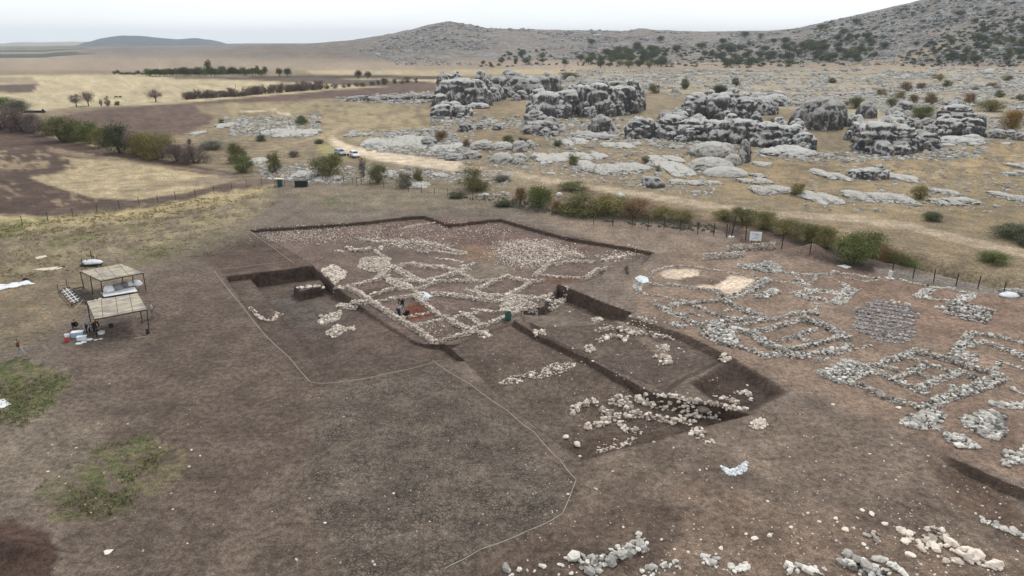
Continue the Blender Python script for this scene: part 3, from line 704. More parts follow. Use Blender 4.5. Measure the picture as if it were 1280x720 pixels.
ruin('dense tumbled mass of pale stones at the centre of the dig', [
    A_([(447, 325), (473, 321), (490, 325), (485, 340), (465, 340), (450, 337)], 1.2, .35), W([(455, 332), (475, 332), (498, 338), (512, 347), (530, 355)], 1.5, .5),
    W([(470, 350), (488, 336), (510, 331)], 1.1, .45), W([(512, 330), (530, 334), (553, 335), (572, 340)], 1.5, .5), W([(500, 352), (530, 353), (558, 346), (585, 337)], 1.1, .45),
    A_([(478, 345), (500, 350), (520, 360), (500, 362), (480, 354)], 1., .3), W([(572, 341), (583, 347), (592, 352)], .9, .4)], group=g1)
ruin('thin curving stone wall joining the central mass to the eastern rooms', [W([(517, 364), (530, 360), (545, 353), (575, 352), (600, 353), (620, 351)], .6, .4), W([(516, 363), (526, 369), (535, 376)], .8, .35)], group=g1)
ruin('ruined house foundation east of the centre with a slanting room and long rubble edge', [
    W([(582, 363), (590, 366), (607, 358), (633, 346)], .8, .5), W([(633, 346), (645, 350), (660, 353), (680, 352)], .8, .45), W([(662, 354), (650, 363), (632, 371)], .8, .45), W([(632, 371), (607, 371), (588, 365)], 1.3, .4),
    W([(540, 368), (565, 370), (598, 375), (632, 378), (647, 372), (673, 375), (690, 371), (707, 366)], 1.1, .45), W([(633, 381), (657, 378), (670, 385), (667, 392)], .9, .4), A_([(628, 370), (650, 368), (662, 376), (640, 392), (625, 385)], .8, .25), W([(684, 380), (703, 377)], .9, .35, .45)], group=g1)
ruin('straight low wall running northeast past the green bin', [W([(587, 413), (608, 407), (630, 398), (653, 388), (668, 387)], .6, .4), W([(577, 391), (590, 398), (603, 407)], .8, .35), W([(560, 399), (580, 393), (600, 391)], .7, .2, .3)], group=g1)
ruin('faint rubble line north of the green bin', [W([(590, 386), (612, 389), (635, 388)], .5, .2, .26)], group=g1)
ruin('long pale stone wall across the upper part of the trench', [W([(450, 299), (472, 303), (493, 302), (515, 303), (543, 305), (560, 312), (583, 317)], .9, .35), A_([(475, 298), (520, 298), (560, 308), (540, 312), (490, 308)], .35, .05, .28), W([(523, 315), (550, 315), (567, 318), (583, 318)], .7, .3)], group=g1)
ruin('short thick wall of big pale stones bending down to the central mass', [W([(433, 310), (445, 314), (467, 313), (480, 311)], .9, .45, .36), W([(468, 314), (475, 318), (488, 325)], .7, .3)], group=g1)
ruin('two pale blocks lying left of the short thick wall', [W([(419, 313), (431, 315)], .5, .25, .4)], group=g1, cat='stones', name='stone_heap')
ruin('narrow broken stone row just above the central mass', [W([(543, 323), (560, 324), (577, 328)], .6, .2, .3), W([(577, 333), (593, 330)], .8, .25, .3)], group=g1)
ruin('single line of stones near the back corner of the trench', [W([(500, 286), (522, 281), (544, 277)], .45, .12, .28)], group=g1)
ruin('walled room with reddish floor at the northeast of the trench', [W([(668, 346), (680, 336), (687, 330), (693, 327)], .9, .5), W([(693, 332), (706, 329), (720, 328), (743, 328)], .7, .5), W([(733, 349), (747, 339), (758, 337)], 1.0, .55), W([(672, 344), (703, 347), (732, 349)], .45, .25, .26)], group=g1)
ruin('short stone wall at the far east end of the trench', [W([(753, 327), (765, 324), (781, 321)], .9, .3, .3), A_([(750, 321), (790, 314), (800, 318), (770, 326)], .35, 0, .25)], group=g1)
ruin('broad bright spread of white rubble north of the reddish room', [A_([(620, 303), (653, 300), (687, 300), (707, 308), (725, 318), (700, 325), (687, 327), (670, 333), (645, 333), (620, 323)], .34, .03, .2), W([(706, 317), (718, 318), (730, 323)], .7, .4), W([(645, 302), (670, 306), (690, 312)], .9, .3)], group=g1, cat='rubble spread', name='rubble_spread', tone=.75, part='wall')
ruin('sparse rubble band along the back edge of the trench, left part', [A_([(317, 288), (430, 281), (467, 285), (467, 302), (417, 302), (358, 303), (330, 298)], .17, .03, .2)], group=g1, cat='rubble spread', name='rubble_spread', tone=.5)
ruin('sparse rubble scatter behind the long upper wall', [A_([(460, 284), (543, 278), (625, 283), (640, 292), (587, 302), (500, 298), (460, 297)], .08, .02, .21)], group=g1, cat='rubble spread', name='rubble_spread', tone=.55)
ruin('round pinkish stone heap beside the deep western cut', [A_([(400, 340), (417, 332), (433, 340), (428, 350), (420, 354), (405, 345)], 1.6, .5, .36)], group=g1, cat='stone heap', name='stone_heap', tone=.72)
ruin('small stone cluster at the corner of the house foundation', [W([(416, 362), (433, 362)], .8, .3, .36)], group=g1, cat='stone heap', name='stone_heap')
ruin('short stone wall standing on an earth block inside the deep western cut', [W([(371, 361), (385, 359), (402, 357)], .7, .3, .36)], group=g1, tone=.8)
ruin('loose oval stone patch southwest of the house foundation', [A_([(396, 404), (401, 396), (418, 391), (428, 387), (428, 392), (422, 400), (403, 407)], .9, .2, .32)], group=g1, cat='stone heap', name='stone_heap')
ruin('curved stone patch nearest the western rope, below the oval patch', [A_([(408, 415), (420, 407), (432, 410), (444, 406), (444, 413), (430, 415), (416, 425)], .85, .15, .3)], group=g1, cat='stone heap', name='stone_heap', tone=.55)
ruin('short broken row of small stones on the western bench', [W([(312, 385), (322, 394), (331, 401), (343, 400), (352, 393)], .5, .2, .3)], group=g1)
ruin('small square heap of pale stones south of the eastern wall end', [A_([(598, 413), (608, 414), (614, 420), (604, 424), (597, 419)], 1., .2, .3)], group=g1, cat='stone heap', name='stone_heap')
ruin('stone cluster at the head of the long dark section', [A_([(667, 416), (678, 413), (682, 420), (670, 423)], 1.2, .4, .36)], group=g1, cat='stone heap', name='stone_heap')
ruin('low rubble strip crossing the middle trench floor', [A_([(626, 480), (650, 468), (690, 457), (718, 455), (716, 462), (680, 470), (640, 481)], .6, .08, .27)], group=g1, cat='rubble spread', name='rubble_spread')
g2 = 'stone remains on the shallow step of the dig'
ruin('long low stone wall on the shallow step, with a hooked second row', [W([(745, 416), (756, 412), (767, 412), (793, 417), (817, 420), (842, 424)], .7, .45, .36), W([(746, 428), (756, 423), (765, 421), (773, 422), (783, 426)], .7, .35, .36)], group=g2)
ruin('small round stone heap at the left rim of the shallow step', [A_([(731, 433), (741, 431), (744, 438), (735, 442)], 1.1, .25, .34)], group=g2, cat='stone heap', name='stone_heap')
ruin('three or four big pale stones above the long low wall', [A_([(739, 398), (750, 396), (751, 403), (742, 405)], .7, .1, .4)], group=g2, cat='stone heap', name='stone_heap')
ruin('stone cluster in the lower part of the shallow step', [A_([(808, 447), (825, 444), (838, 446), (839, 456), (828, 456), (822, 450)], .7, .15, .36)], group=g2, cat='stone heap', name='stone_heap')
ruin('ragged stone cluster just right of the long low wall', [A_([(820, 433), (833, 429), (841, 438), (832, 441)], .7, .12, .33)], group=g2, cat='stone heap', name='stone_heap')
ruin('faint scatter of chips behind the long low wall', [A_([(790, 395), (815, 400), (825, 412), (800, 410)], .3, 0, .22)], group=g2, cat='rubble spread', name='rubble_spread')
ruin('stone cluster on the rim above the dark pit', [A_([(898, 447), (910, 443), (916, 449), (905, 454)], 1., .3, .38)], group=g2, cat='stone heap', name='stone_heap', tone=.75)
g3 = 'stone walls in the near deep trench'
ruin('big tangle of boulder walls in the near deep trench', [
    W([(717, 519), (720, 509), (735, 505), (748, 505)], .7, .4, .38), W([(762, 506), (773, 500), (803, 501), (822, 502), (840, 501)], .95, .55, .38), W([(838, 501), (857, 503), (880, 507)], .5, .35, .36),
    W([(773, 502), (783, 510), (797, 518), (813, 522), (833, 526), (850, 527), (868, 525)], .85, .55, .38), W([(750, 513), (763, 520), (787, 521), (799, 519)], .9, .45, .36), W([(768, 523), (777, 532), (785, 539), (794, 539)], .6, .4, .36),
    W([(730, 537), (740, 533), (755, 528), (763, 526)], .75, .35, .36)], group=g3)
ruin('straight stone wall reaching from the near trench up to the dark pit', [W([(868, 516), (890, 513), (912, 512), (931, 513)], .9, .45, .4), W([(840, 500), (860, 504), (875, 508)], .6, .35, .36)], group=g3)
ruin('loose stone ring on the floor of the dark pit', [W([(893, 497), (910, 499), (923, 507)], .7, .3, .36), W([(918, 493), (933, 490), (942, 502)], .5, .2, .36)], group=g3)
ruin('small round rubble bed at the bottom of the near trench', [A_([(740, 556), (765, 560), (790, 548), (800, 535), (815, 536), (790, 556), (750, 568)], .35, .05, .3)], group=g3, cat='rubble spread', name='rubble_spread')
ruin('neat heap of stones on the bare slope east of the near trench', [A_([(935, 533), (941, 526), (950, 523), (962, 532), (955, 537), (944, 538)], 1.4, .3, .28)], group='heaps on the bare slope', cat='stone heap', name='stone_heap', tone=.8)
ruin('double row of stones running down the near slope', [W([(866, 533), (873, 536), (876, 543)], .5, .25, .36), W([(864, 541), (876, 548), (893, 554)], .8, .25, .36)], group='heaps on the bare slope')
# right-hand terrace: rebuilt grey foundations
g4 = 'rebuilt foundations on the right-hand terrace'
ruin('waist-high mixed stone wall, the left one of the two beside the white sign', [W([(879, 324), (895, 323), (912, 322), (929, 321)], .8, 1.0, .3)], 'grey', group=g4, tone=.75, cat='stone wall', name='stone_wall')
ruin('waist-high beige stone wall directly below the white sign', [W([(910, 314), (928, 313), (945, 312), (968, 310)], .8, 1.0, .28)], 'stone', group=g4, tone=.55, cat='stone wall', name='stone_wall')
ruin('foundation of a rounded room with cream plaster floor', [
    W([(812, 343), (820, 338), (833, 334), (847, 332), (873, 334), (897, 338), (927, 344), (960, 350)], .5, .2, .24), A_([(790, 356), (803, 352), (804, 366), (792, 366)], .9, .15, .28), W([(812, 355), (847, 358), (880, 362), (898, 364)], .6, .25, .26),
    W([(795, 367), (822, 370), (847, 375), (864, 378)], .7, .25, .27), W([(897, 363), (899, 368), (902, 374)], .9, .3, .28), W([(912, 372), (927, 367), (943, 357), (961, 348)], 1.4, .25, .27), W([(916, 375), (935, 368), (950, 360), (964, 351)], .4, .3, .3)], 'grey', group=g4, tone=.55)
ruin('grey stone foundation with crossing diagonal walls and small pits', [
    W([(815, 377), (835, 390), (853, 397), (870, 407)], 1.1, .35, .32), W([(837, 384), (850, 381), (862, 380), (880, 378), (902, 375)], .9, .3, .3), W([(862, 380), (880, 388), (900, 397), (915, 400)], .9, .35, .3),
    W([(902, 375), (922, 385), (938, 392), (955, 397)], 1.4, .4, .32), W([(870, 407), (900, 403), (925, 400), (955, 397)], 1.1, .35, .3), W([(850, 392), (865, 392), (878, 396)], .5, .2, .28), W([(898, 390), (913, 388), (928, 390)], .5, .2, .28), A_([(832, 402), (850, 402), (868, 410), (852, 412), (838, 408)], .8, .1, .28)], 'grey', group=g4, tone=.55)
ruin('large grey foundation with a square cell, heavy walls and tumbled corner', [
    W([(878, 418), (893, 410), (905, 408), (917, 412), (940, 418), (953, 428), (973, 438), (993, 447)], 1.5, .5, .36), W([(878, 418), (898, 428), (915, 433), (930, 436), (945, 441), (960, 447), (977, 443)], .9, .35, .33),
    A_([(884, 412), (915, 412), (925, 425), (915, 432), (895, 425)], .9, .3, .36), W([(933, 417), (960, 413), (977, 407), (1003, 400)], 1.0, .45, .33), W([(1003, 400), (1027, 407), (1043, 415), (1061, 425)], 1.2, .6, .33),
    W([(993, 447), (1017, 443), (1037, 440), (1061, 433)], 1.3, .35, .32), W([(973, 428), (997, 420), (1020, 412)], .8, .35, .3), W([(997, 422), (1010, 428), (1022, 431)], .6, .3, .3), W([(980, 437), (1005, 435), (1027, 428), (1052, 422)], .9, .4, .32),
    W([(1020, 453), (1050, 442), (1087, 432)], .35, .1, .26)], 'grey', group=g4, tone=.58)
ruin('low curving grey wall between the two terraces of foundations', [W([(920, 407), (953, 402), (980, 397), (992, 392)], .8, .3, .28), W([(992, 393), (1010, 391), (1023, 394)], 1.1, .4, .3), W([(1018, 391), (1024, 383), (1017, 377), (1005, 372)], .6, .25, .28)], 'grey', group=g4, tone=.6)
ruin('foundation on the far terrace edge with broad packed stone corner', [
    W([(930, 333), (950, 338), (967, 338), (990, 343), (1017, 345), (1037, 343), (1045, 341)], .8, .4, .3), W([(992, 368), (1017, 363), (1042, 366), (1055, 369)], 2.0, .25, .28), W([(1043, 379), (1051, 376), (1059, 365), (1068, 360)], 2.2, .25, .28),
    W([(998, 370), (1025, 374), (1043, 381)], .8, .3, .28), W([(970, 352), (987, 353), (1007, 358), (1012, 363)], .6, .25, .28), W([(993, 347), (1000, 352), (1008, 358)], 1.0, .3, .28), W([(1052, 353), (1060, 362)], .8, .2, .26), W([(1010, 356), (1018, 350), (1020, 346)], .5, .2, .26)], 'grey', group=g4, tone=.65)
ruin('wedge of piled grey stones at the north end of the far foundation', [A_([(920, 332), (945, 330), (965, 326), (978, 334), (972, 342), (950, 340), (935, 338)], 1., .25, .32)], 'grey', group=g4, tone=.5, cat='stone heap', name='stone_heap')
ruin('thin pointed outline of stones along the terrace rim', [W([(1045, 341), (1067, 343), (1083, 347), (1100, 348)], .6, .25, .28), W([(1055, 347), (1080, 352), (1097, 350)], .4, .15, .26)], 'grey', group=g4, tone=.7)
ruin('oval heap of grey stones lying alone in the open courtyard', [A_([(940, 373), (948, 366), (958, 365), (967, 361), (978, 367), (965, 370), (955, 374)], 1.2, .3, .36)], 'grey', group=g4, tone=.55, cat='stone heap', name='stone_heap')
ruin('rectangular foundation with open middle near the right-hand fence', [W([(1120, 348), (1147, 355), (1170, 360), (1187, 360), (1203, 365), (1222, 368)], .6, .25, .28), A_([(1139, 370), (1155, 360), (1172, 362), (1160, 371)], .9, .15, .28), W([(1142, 371), (1167, 374), (1190, 376)], .5, .25, .28), A_([(1190, 377), (1200, 368), (1222, 369), (1212, 378), (1200, 381)], .9, .15, .28)], 'grey', group=g4, tone=.7)
_d = at(1247, 392); _e = at(1170, 380); RD = (_d[0] - _e[0], _d[1] - _e[1])
ruin('parallel rows of stacked grey stones below the rectangular foundation', [A_([(1170, 383), (1190, 377), (1215, 381), (1247, 388), (1234, 405), (1187, 396)], 1.3, .15, .34, (*RD, 1.25))], 'grey', group=g4, tone=.5, cat='stone rows', name='stone_rows')
ruin('wide field of small lilac-grey stones laid out in rows', [A_([(1070, 388), (1084, 378), (1105, 374), (1147, 388), (1146, 405), (1140, 428), (1118, 430), (1090, 424), (1064, 410)], .95, .05, .24, (*RD, 1.15))], 'lilac', group=g4, tone=.6, cat='stone rows', name='stone_rows')
ruin('three pale stones at the top of the lilac-grey stone field', [W([(1107, 377), (1118, 379)], .6, .2, .4), W([(1123, 378), (1138, 382)], .4, .2, .36)], 'stone', group=g4, tone=.7, cat='stones', name='stone_heap')
ruin('largest grey foundation, a grid of rooms with a pointed packed-stone corner', [
    W([(1022, 465), (1050, 478), (1075, 482), (1090, 490), (1117, 502), (1142, 507), (1155, 514)], .85, .45, .32), A_([(1020, 466), (1055, 450), (1092, 457), (1092, 468), (1070, 476), (1048, 477)], 1., .25, .3), W([(1090, 458), (1117, 450), (1142, 441)], 1.1, .45, .32),
    W([(1142, 440), (1165, 446), (1187, 452), (1213, 461), (1240, 467)], .9, .55, .32), W([(1137, 448), (1162, 457), (1190, 465), (1203, 467)], .7, .4, .3), W([(1203, 467), (1213, 472), (1222, 477)], .7, .4, .3),
    W([(1090, 462), (1117, 476), (1147, 489), (1162, 494)], 1.0, .45, .32), W([(1122, 474), (1142, 464), (1160, 457)], .9, .45, .3), W([(1100, 458), (1120, 463)], .7, .35, .3), W([(1142, 467), (1167, 475)], .7, .4, .3),
    W([(1150, 486), (1167, 479), (1192, 470), (1203, 465)], 1.0, .45, .32), W([(1155, 514), (1178, 500), (1213, 488), (1237, 479), (1254, 471)], 1.7, .45, .34), W([(1187, 483), (1203, 489)], .7, .35, .3), W([(1240, 466), (1254, 471)], .9, .4, .32)], 'grey', group=g4, tone=.58)
ruin('spur of flat-laid stones at the lower corner of the largest foundation', [A_([(1126, 530), (1142, 516), (1180, 519), (1176, 536), (1137, 537)], 1.3, .3, .36)], 'grey', group=g4, tone=.55, cat='stone heap', name='stone_heap', elong=1.8)
ruin('unfinished foundation at the right edge with a broad rubble foot', [
    W([(1192, 446), (1200, 432), (1212, 418)], 1.3, .3, .3), W([(1212, 417), (1237, 420), (1262, 425), (1292, 432)], .8, .35, .3), W([(1207, 433), (1230, 428), (1253, 437), (1270, 443), (1290, 452)], 1.1, .35, .3),
    A_([(1192, 448), (1203, 438), (1223, 444), (1219, 453)], .9, .15, .28), W([(1243, 462), (1250, 452), (1270, 458), (1288, 465)], .7, .25, .28)], 'grey', group=g4, tone=.6)
ruin('ragged row of big slabs beside the right edge, above the oval slab pile', [W([(1239, 507), (1262, 509), (1290, 505)], 1.3, .35, .5)], 'grey', group=g4, tone=.6, cat='stone heap', name='stone_heap', elong=1.9)
ruin('short pointed row of stones at the right edge under the largest foundation', [W([(1263, 487), (1290, 497)], .5, .2, .4)], 'grey', group=g4, tone=.7, cat='stone heap', name='stone_heap')
ruin('oval pile of overlapping slabs on reddish ground', [A_([(1205, 524), (1222, 514), (1238, 513), (1253, 520), (1255, 531), (1247, 545), (1237, 548), (1208, 535)], 1.4, .45, .5)], 'grey', group=g4, tone=.5, cat='slab pile', name='slab_pile', elong=2.1)
ruin('small bean-shaped pile of stones below the oval slab pile', [A_([(1175, 543), (1190, 542), (1207, 546), (1221, 554), (1219, 562), (1203, 562), (1183, 555)], 1.2, .2, .36)], 'grey', group=g4, tone=.62, cat='stone heap', name='stone_heap')
ruin('packed stone platform at the right edge above the terrace bank', [A_([(1245, 582), (1262, 567), (1292, 550), (1292, 573), (1263, 588)], 1.2, .25, .4)], 'grey', group=g4, tone=.6, cat='stone platform', name='stone_platform')
g5 = 'stone rows in the near foreground'
ruin('cluster of slabs, uppermost of the bottom right stone rows', [W([(1126, 661), (1137, 669), (1152, 675), (1166, 676), (1179, 671)], .9, .35, .5), W([(1156, 662), (1170, 663), (1182, 668)], .5, .25, .45), W([(1182, 671), (1195, 678)], .3, .15, .4)], group=g5, tone=.7, elong=1.8)
ruin('winding line of large pale slabs in the bottom right corner', [W([(1129, 675), (1152, 682), (1171, 689), (1184, 684), (1199, 684), (1209, 694), (1220, 705), (1248, 713)], .95, .4, .58), W([(1175, 699), (1196, 699)], .6, .2, .5), W([(1203, 682), (1218, 690)], .3, .15, .4)], group=g5, tone=.85, elong=1.8)
ruin('mixed grey and pale stone row running off the bottom edge', [W([(1051, 697), (1065, 704), (1077, 709), (1090, 716), (1110, 726)], 1.2, .35, .45)], 'grey', group=g5, tone=.65, elong=1.7)
ruin('slim row of slabs just right of the mixed grey row', [W([(1094, 694), (1104, 700), (1115, 705), (1137, 720)], .6, .3, .5)], 'grey', group=g5, tone=.75, elong=1.8)
ruin('band of stones at the lower right edge under the terrace bank', [W([(1226, 649), (1246, 656), (1262, 664), (1284, 674)], .8, .25, .4)], 'grey', group=g5, tone=.65, elong=1.7)
ruin('spaced line of round boulders leading into the foreground wall', [W([(672, 711), (680, 709)], .3, .2, .6), W([(693, 704), (699, 708)], .4, .2, .5), W([(712, 701), (722, 697), (740, 696)], .7, .2, .6)], 'grey', group=g5, tone=.75, cat='boulder row', name='boulder_row')
ruin('foreground wall of small grey stones climbing to the right', [W([(729, 714), (740, 706), (751, 702), (776, 691), (800, 683)], 1.1, .4, .36), W([(793, 668), (802, 676), (806, 690)], .7, .35, .38), W([(733, 716), (752, 719)], .8, .25, .5)], 'grey', group=g5, tone=.62)
ruin('short bright stone row at the bottom edge, right of the foreground wall', [W([(802, 717), (826, 712), (849, 705)], .8, .3, .36)], 'grey', group=g5, tone=.75)
ruin('pair of boulders at the bottom edge, leftmost of the foreground stones', [W([(633, 714), (655, 717)], .8, .3, .6)], 'grey', group=g5, tone=.75, cat='boulder row', name='boulder_row')
ruin('curved heap of white and grey stones with one big round boulder at its end', [W([(874, 697), (890, 700), (900, 706)], .9, .25, .45), W([(902, 708), (918, 713), (931, 708)], .7, .35, .6)], 'grey', group=g5, tone=.8, cat='stone heap', name='stone_heap')
ruin('arched line of long pale slabs at the bottom edge, left of the mixed grey row', [W([(983, 714), (994, 711), (1012, 712), (1036, 716)], .8, .3, .55)], 'grey', group=g5, tone=.85, elong=1.9)
# single stones
def single(label, u, v, wpx, mat='stone', flat=.5, tone=.85, elong=1.3, name='stone', group=None, cat='stone'):
    mat = 'stone'; wpx *= .9
    p = place1(u, v); s = wpx / ppm(p[1], p[2]) / 2
    S = np.array([[s * 1.0, s * .8, s * flat]]); o = stone_obj(name, np.zeros((1, 3)), S, np.array([tone]), M[mat], RG, origin=np.zeros(3), hi=True, tilt=.1)
    o.location = (p[0], p[1], p[2] + s * flat * .45); return tag(o, label, cat, group)
single('large flat pinkish stone lying alone on the left foreground soil', 135, 690, 19, 'slab', .22, 1.)
single('big rounded white slab beside the winding line of slabs', 1137, 694, 17, 'slab', .3, 1.)
single('long pale stone pointing down the slope, left of the slab rows', 1056, 662, 14, 'slab', .35, 1.)
single('pair-topping flat stone at the head of the short stone chain', 1077, 638, 9, 'slab', .35, 1.)
single('slanting slab in the middle of the short stone chain', 1090, 643, 12, 'slab', .3, 1.)
single('last slab of the short stone chain on the slope', 1106, 655, 11, 'slab', .3, 1.)
single('pale block alone on the bare slope above the terrace corner', 1041, 506, 7, 'slab', .5, 1.)
single('pinkish stone beside the lower wall of the largest foundation', 1123, 510, 9, 'slab', .4, 1.)
single('large flat boulder at the left rim of the near deep trench', 708, 547, 14, 'stone', .4, .9, group=g3)
single('big tilted boulder just below the flat one on the left rim of the trench', 722, 557, 15, 'stone', .5, .8, group=g3)
single('pale squared boulder on the bottom rim of the near trench', 782, 555, 8, 'stone', .6, .9, group=g3)
single('round boulder standing near the middle of the trench floor', 768, 550, 6, 'stone', .6, .85, group=g3)
single('pale flat stone at the lowest corner of the near trench', 725, 571, 8, 'stone', .35, .9, group=g3)
single('white angular stone between the two bottom stone rows', 901, 686, 9, 'slab', .5, 1.)
single('large pale stone with a dark hole, end of the curved foreground heap', 931, 706, 12, 'slab', .7, 1.)
single('left one of the pale stone pair on the open slope', 944, 674, 12, 'slab', .4, 1.)
single('right one of the pale stone pair on the open slope', 961, 670, 11, 'slab', .5, 1.)
single('orange-pink stone cut by the bottom edge beside the boulder line', 714, 717, 9, 'stone', .5, .8)
single('slab pair left of the mixed grey row, upper stone', 1079, 681, 9, 'slab', .4, 1.)
single('slab pair left of the mixed grey row, lower stone', 1084, 686, 8, 'slab', .4, 1.)
ruin('knot of brownish stones above the mixed grey row', [A_([(1078, 672), (1090, 664), (1102, 668), (1098, 678), (1086, 676)], .9, .2, .36)], group=g5, tone=.35, cat='stone heap', name='stone_heap')
M['bluestone'] = mat_stone('bluish_white_stone', (.78, .82, .83), (.16, .18, .20))
ruin('triangular heap of bluish-white stones on the bare slope', [A_([(901, 583), (912, 588), (920, 586), (932, 576), (938, 579), (933, 588), (919, 596), (909, 592)], 1.6, .25, .22)], 'bluestone', cat='stone heap', name='stone_heap', tone=.85)
lo_ = [(959, 627, 6), (989, 660, 8), (1010, 642, 6), (1024, 653, 7), (1045, 649, 9), (827, 675, 6), (843, 687, 6), (779, 659, 5), (763, 654, 3), (492, 617, 5), (488, 598, 3), (114, 641, 4), (269, 615, 3), (216, 637, 4), (466, 702, 4), (537, 652, 3), (860, 691, 8), (879, 704, 7), (895, 693, 6), (934, 482, 5), (955, 525, 6),
       (782, 527, 3), (1000, 518, 3), (1020, 577, 4), (1030, 600, 4), (1197, 615, 4), (1230, 610, 4), (1250, 630, 4), (933, 668, 6), (1063, 600, 3), (855, 440, 4), (727, 451, 4), (741, 453, 5), (716, 436, 4), (700, 470, 3), (694, 408, 4), (712, 390, 4), (200, 560, 4), (160, 530, 3), (137, 480, 3), (95, 560, 4), (60, 590, 5), (250, 570, 4), (340, 640, 3), (985, 560, 3), (1120, 600, 4), (1150, 630, 4), (875, 588, 5), (915, 610, 4), (842, 560, 4), (850, 575, 3), (1160, 480 + 90, 4), (1070, 560, 4), (1005, 545, 3)]
for u, v, s in lo_: single('small pale stone lying loose on the bare earth', u, v, s, 'slab' if s > 4 else 'stone', .5, .95, group='loose single stones on bare earth')
def stuff_stones(name, label, polys, n, sz, mat, tone=.7, sink=.4, hf=None):
    q = []
    for poly, wgt in polys:
        P = np.asarray(poly, float); lo, hi = P.min(0), P.max(0); k = int(n * wgt); c = RG.uniform(lo, hi, (k * 6, 2)); c = c[sdpoly(c[:, 0], c[:, 1], P) > 0][:k]; q.append(c)
    q = np.concatenate(q); x, y = hit(q[:, 0], q[:, 1], hfull, n=260) if hf is None else hit(q[:, 0], q[:, 1], hf, n=300)
    z = gz(x, y); m = len(x); s = sz * np.exp(RG.normal(0, .45, m)) / 2
    if callable(sink): pass
    S = np.stack([s * RG.uniform(.9, 1.5, m), s, s * RG.uniform(.4, .8, m)], 1); P = np.stack([x, y, z + S[:, 2] * .2], 1)
    return tag(stone_obj(name, P, S, np.clip(RG.normal(tone, .2, m), 0, 1), M[mat], RG), label, name.replace('_', ' '), kind='stuff')
stuff_stones('pebbles', 'small stone chips strewn over the excavated soil', [([(60, 540), (400, 480), (620, 520), (700, 640), (560, 720), (60, 720)], .08), ([(640, 560), (880, 540), (1000, 500), (1290, 620), (1290, 720), (640, 720)], .3),
    ([(312, 288), (530, 270), (816, 316), (700, 360), (600, 418), (440, 385)], .17), ([(590, 440), (740, 400), (860, 430), (930, 510), (730, 570)], .2), ([(830, 660), (1290, 600), (1290, 720), (830, 720)], .15), ([(800, 340), (1290, 380), (1290, 520), (1000, 480), (820, 400)], .1)], 1500, .08, 'stone', .7)
# ------------------------------------------------------------------ limestone outcrops
RKT = {}
def rock_lobe(w, d, h, sub, seed, kind, wp):
    V0, F0 = ICO[sub]; D = V0
    e = {'crag': .78, 'dome': 1., 'bed': .78, 'slab': .8, 'round': .88}[kind]
    B = np.sign(D) * np.abs(D) ** e; B = B / np.linalg.norm(B, axis=1)[:, None] * (1 + .12 * (1 - e) * 2)
    B[:, 2] = np.where(B[:, 2] < 0, B[:, 2] * .5, B[:, 2])
    if kind in ('crag', 'bed'): B[:, 2] = np.where(B[:, 2] > 0, np.minimum(B[:, 2] * 1.2, .55 + .47 * B[:, 2]), B[:, 2])
    V = B * np.array([w / 2, d / 2, h * .98])
    if kind == 'slab':
        V[:, :2] *= (1 + .55 * fbm(D * np.array([1.3, 1.3, .2]) + seed, 3, seed))[:, None]
    q = V + wp; n = D * np.array([1, 1, .7]); s = min(w, d, h * 1.6)
    amp = {'crag': .15, 'dome': .06, 'bed': .12, 'slab': .10, 'round': .08}[kind]
    dd = fbm(q / (s * .55), 4, seed) * amp * s
    if kind in ('crag', 'bed', 'round', 'slab'):
        f1, f2, _ = voro((q + fbm(q / 3., 2, 3)[:, None] * .8) / np.array([s * .75, s * .6, s * (.5 if kind == 'crag' else .26)]), seed)
        dd -= (1 - np.clip((f2 - f1) / .5, 0, 1)) ** 2.4 * s * (.13 if kind != 'slab' else .04)
        f1, f2, _ = voro(q / np.array([s * .17, s * .17, s * (.22 if kind == 'crag' else .10)]), seed + 5); dd -= (1 - np.clip((f2 - f1) / .45, 0, 1)) ** 2 * s * .028
    if kind in ('crag', 'dome'):   # vertical runnels
        a = np.arctan2(q[:, 1] - wp[1], q[:, 0] - wp[0]); fl = vnoise(np.stack([a * 4.5, q[:, 2] * .06, np.full(len(q), seed * 1.)], 1), seed + 9); side = 1 - sstep(D[:, 2], .55, .95)
        dd -= np.abs(fl) ** .7 * s * (.05 if kind == 'dome' else .035) * side
        fl = np.abs(vnoise(np.stack([a * 15, q[:, 2] * .15, np.full(len(q), seed * 2.)], 1), seed + 19)); dd -= (1 - fl) ** 3 * s * (.03 if kind == 'dome' else .018) * side
    if kind in ('bed', 'crag'):   # bedding planes
        zz = q[:, 2] + fbm(q / (s * .8), 2, 2) * s * .06; bd = np.abs(np.mod(zz / (s * .33) + seed * .37, 1) - .5) * 2; dd -= sstep(bd, .72, .95) * s * (.085 if kind == 'bed' else .03)
    dd += fbm(q / .55, 3, seed + 31) * min(.10, s * .02)
    if kind in ('slab', 'dome'):
        f1, f2, _ = voro((q + fbm(q / 2., 2, 3)[:, None] * .7) / np.array([w * .17, w * .10, 50.]), seed + 3); dd -= (1 - np.clip((f2 - f1) / .2, 0, 1)) * h * (1.0 if kind == 'slab' else .12)
    V = V + n * dd[:, None]
    return V, F0
